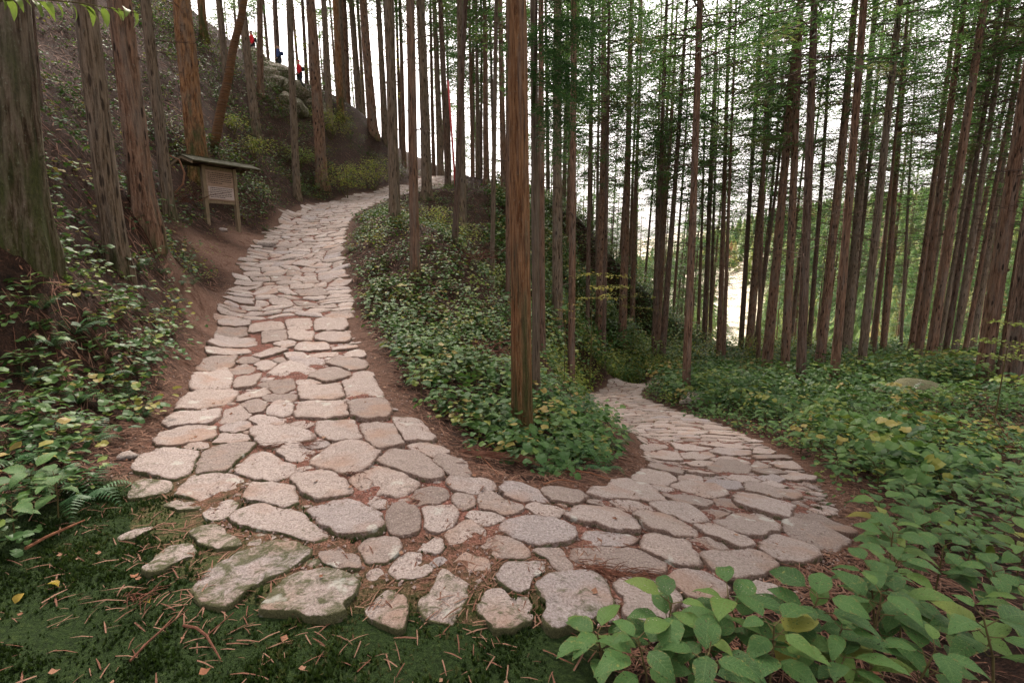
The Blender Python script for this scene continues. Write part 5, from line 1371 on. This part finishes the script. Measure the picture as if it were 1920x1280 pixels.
# long fallen sticks by the hairpin
for k, (a_, b_, r, lb) in enumerate([((1060,880),(1152,905),.007,'long pale stick lying on the needle bed above the hairpin stones'),
                                    ((1020,912),(1080,905),.006,'short orange-brown stick at the inner edge of the hairpin stones'),
                                    ((872,838),(935,895),.005,'curved thin twig on the dark needle bed left of the mossy main trunk'),
                                    ((50,1040),(160,980),.008,'brown stick lying left of the mossy stones'),
                                    ((345,1180),(415,1245),.006,'reddish broken twig on the moss at the front'),
                                    ((245,1245),(330,1160),.005,'forked pale twig on the moss at the front left')]):
    q, _ = unproj([a_[0], b_[0]], [a_[1], b_[1]]); A = Vector(q[0]); B = Vector(q[1]); mb = MB(); mid = (A+B)/2
    for v_ in (A, B, mid): v_.z = float(ground_z(v_.x, v_.y))+r+.012
    mid += Vector((.01, .02, .012)); mb.tube([p_-A for p_ in (A, (A+mid)/2+Vector((0,.01,.004)), mid, (mid+B)/2, B)], [r, r*.9, r*.9, r*.7, r*.4], 6)
    if k in (2, 4, 5): mb.tube([mid-A, mid-A+Vector((.06,.09,.03))], [r*.6, r*.3], 5)
    o = ob('stick', mb.mesh('stick', M_dleaf if k < 4 else M_litter), None, A); tag(o, lb, 'stick')
# bundle of dead cedar needles on the stones
def needle_bundle(px, py, px2, py2, n_, label, seed):
    q, _ = unproj([px, px2], [py, py2]); A = Vector(q[0]); B = Vector(q[1]); d = B-A; mb = MB(); rg = random.Random(seed)
    for k in range(n_):
        f = rg.uniform(0, .8); s_ = A + d*f + Vector((rg.gauss(0,.012), rg.gauss(0,.02), rg.uniform(.0,.02))); e = s_ + d*rg.uniform(.15,.4) + Vector((rg.gauss(0,.03), rg.gauss(0,.05), rg.uniform(-.005,.012)))
        m_ = (s_+e)/2+Vector((0,0,.012)); mb.tube([s_-A, m_-A, e-A], [.0025,.002,.001], 3, False)
    o = ob('cedar_needle_spray', mb.mesh('cedar_needle_spray', M_litter), None, (A.x, A.y, float(ground_z(A.x, A.y))+.05)); tag(o, label, 'dead branch'); return o
needle_bundle(1085, 1070, 1235, 1096, 90, 'rust-red dead cedar spray lying across the front right stones', 1)
needle_bundle(235, 1142, 290, 1146, 22, 'dark red dead cedar spray on the moss at the front left', 2)
needle_bundle(470, 845, 600, 838, 40, 'rusty needle drift along the joint near the left edge stones', 4)
needle_bundle(860, 860, 1010, 880, 110, 'dark red needle heap on the bare soil inside the hairpin', 5)
needle_bundle(650, 890, 690, 905, 20, 'short red needle tuft between two stones left of centre', 6)
# looping root-like branch left of the board
mb = MB(); A = Vector(pt(336, 290, 12.8)); rt = [Vector(pt(a, b, 12.8))-A for a, b in ((318,292),(336,300),(346,325),(343,345),(328,362))]
mb.tube(rt, [.02,.022,.022,.02,.015], 6); o = ob('bent_branch', mb.mesh('bent_branch', M_deadwood), None, A); tag(o, 'bare reddish branch curving out left of the notice board roof', 'branch')
# three yellow fallen flowers/leaves on the moss
for k, (px, py) in enumerate([(28,1128),(110,1098),(281,1128)]):
    q, _ = unproj([px], [py+4]); q = q[0]; me = leaf_mesh('yellow_leaf', .045, .03, M_yell, fold=.9, curl=.2, seed=k, rows=4, cols=3)
    at = me.attributes.new('tone', 'FLOAT', 'POINT'); at.data.foreach_set('value', np.full(len(me.vertices), .9, np.float32))
    o = ob('yellow_leaf', me, None, (q[0], q[1], float(ground_z(q[0], q[1]))+.012), (.6, .3, k*2)); tag(o, ['curled yellow leaf on the moss at the far left edge','curled yellow leaf on the moss, middle of the three','curled yellow leaf on the moss beside the dark red cedar spray'][k], 'leaf')

# ---------------------------------------------------------------- far wooded hillside, haze only as paler colour
rg = np.random.default_rng(77); n_ = 5200
ang_ = rg.uniform(-.75, .95, n_); rr = rg.uniform(95, 520, n_); X = np.sin(ang_)*rr; Y = np.cos(ang_)*rr; u_ = X/Y; kk = ~((u_ > .07) & (u_ < .50) & (rr < 380) & (rg.random(n_) < .93)); X, Y = X[kk], Y[kk]; n_ = len(X); Z = H(X, Y)
V, Fs = [], []
for L_ in range(9):
    z = .12+.1*L_; r_ = .24*(1-L_/9.5)+.02
    for k in range(6):
        a = k/6*6.28+L_*.7+rg.uniform(-.3,.3); V += [(0,0,z+.12), (math.cos(a-.42)*r_*.8, math.sin(a-.42)*r_*.8, z), (math.cos(a)*r_*rg.uniform(.9,1.35), math.sin(a)*r_*1.1, z-.06), (math.cos(a+.42)*r_*.8, math.sin(a+.42)*r_*.8, z)]
        b = len(V)-4; Fs.append((b, b+1, b+2, b+3))
o = ob('distant_forest', scatter('distant_forest', (V, Fs), np.stack([X, Y, Z-.8], -1), rg.uniform(0,6.28,n_), np.zeros(n_), None, rg.uniform(11, 19, n_), np.clip(rg.normal(.45, .28, n_), 0, 1), M_far))
tag(o, 'green and yellow autumn forest paled for haze covering the far side of the valley', 'forest', None, 'stuff')
print('tris in scene', sum(len(me.polygons)*1.7 for me in bpy.data.meshes)/1e6)
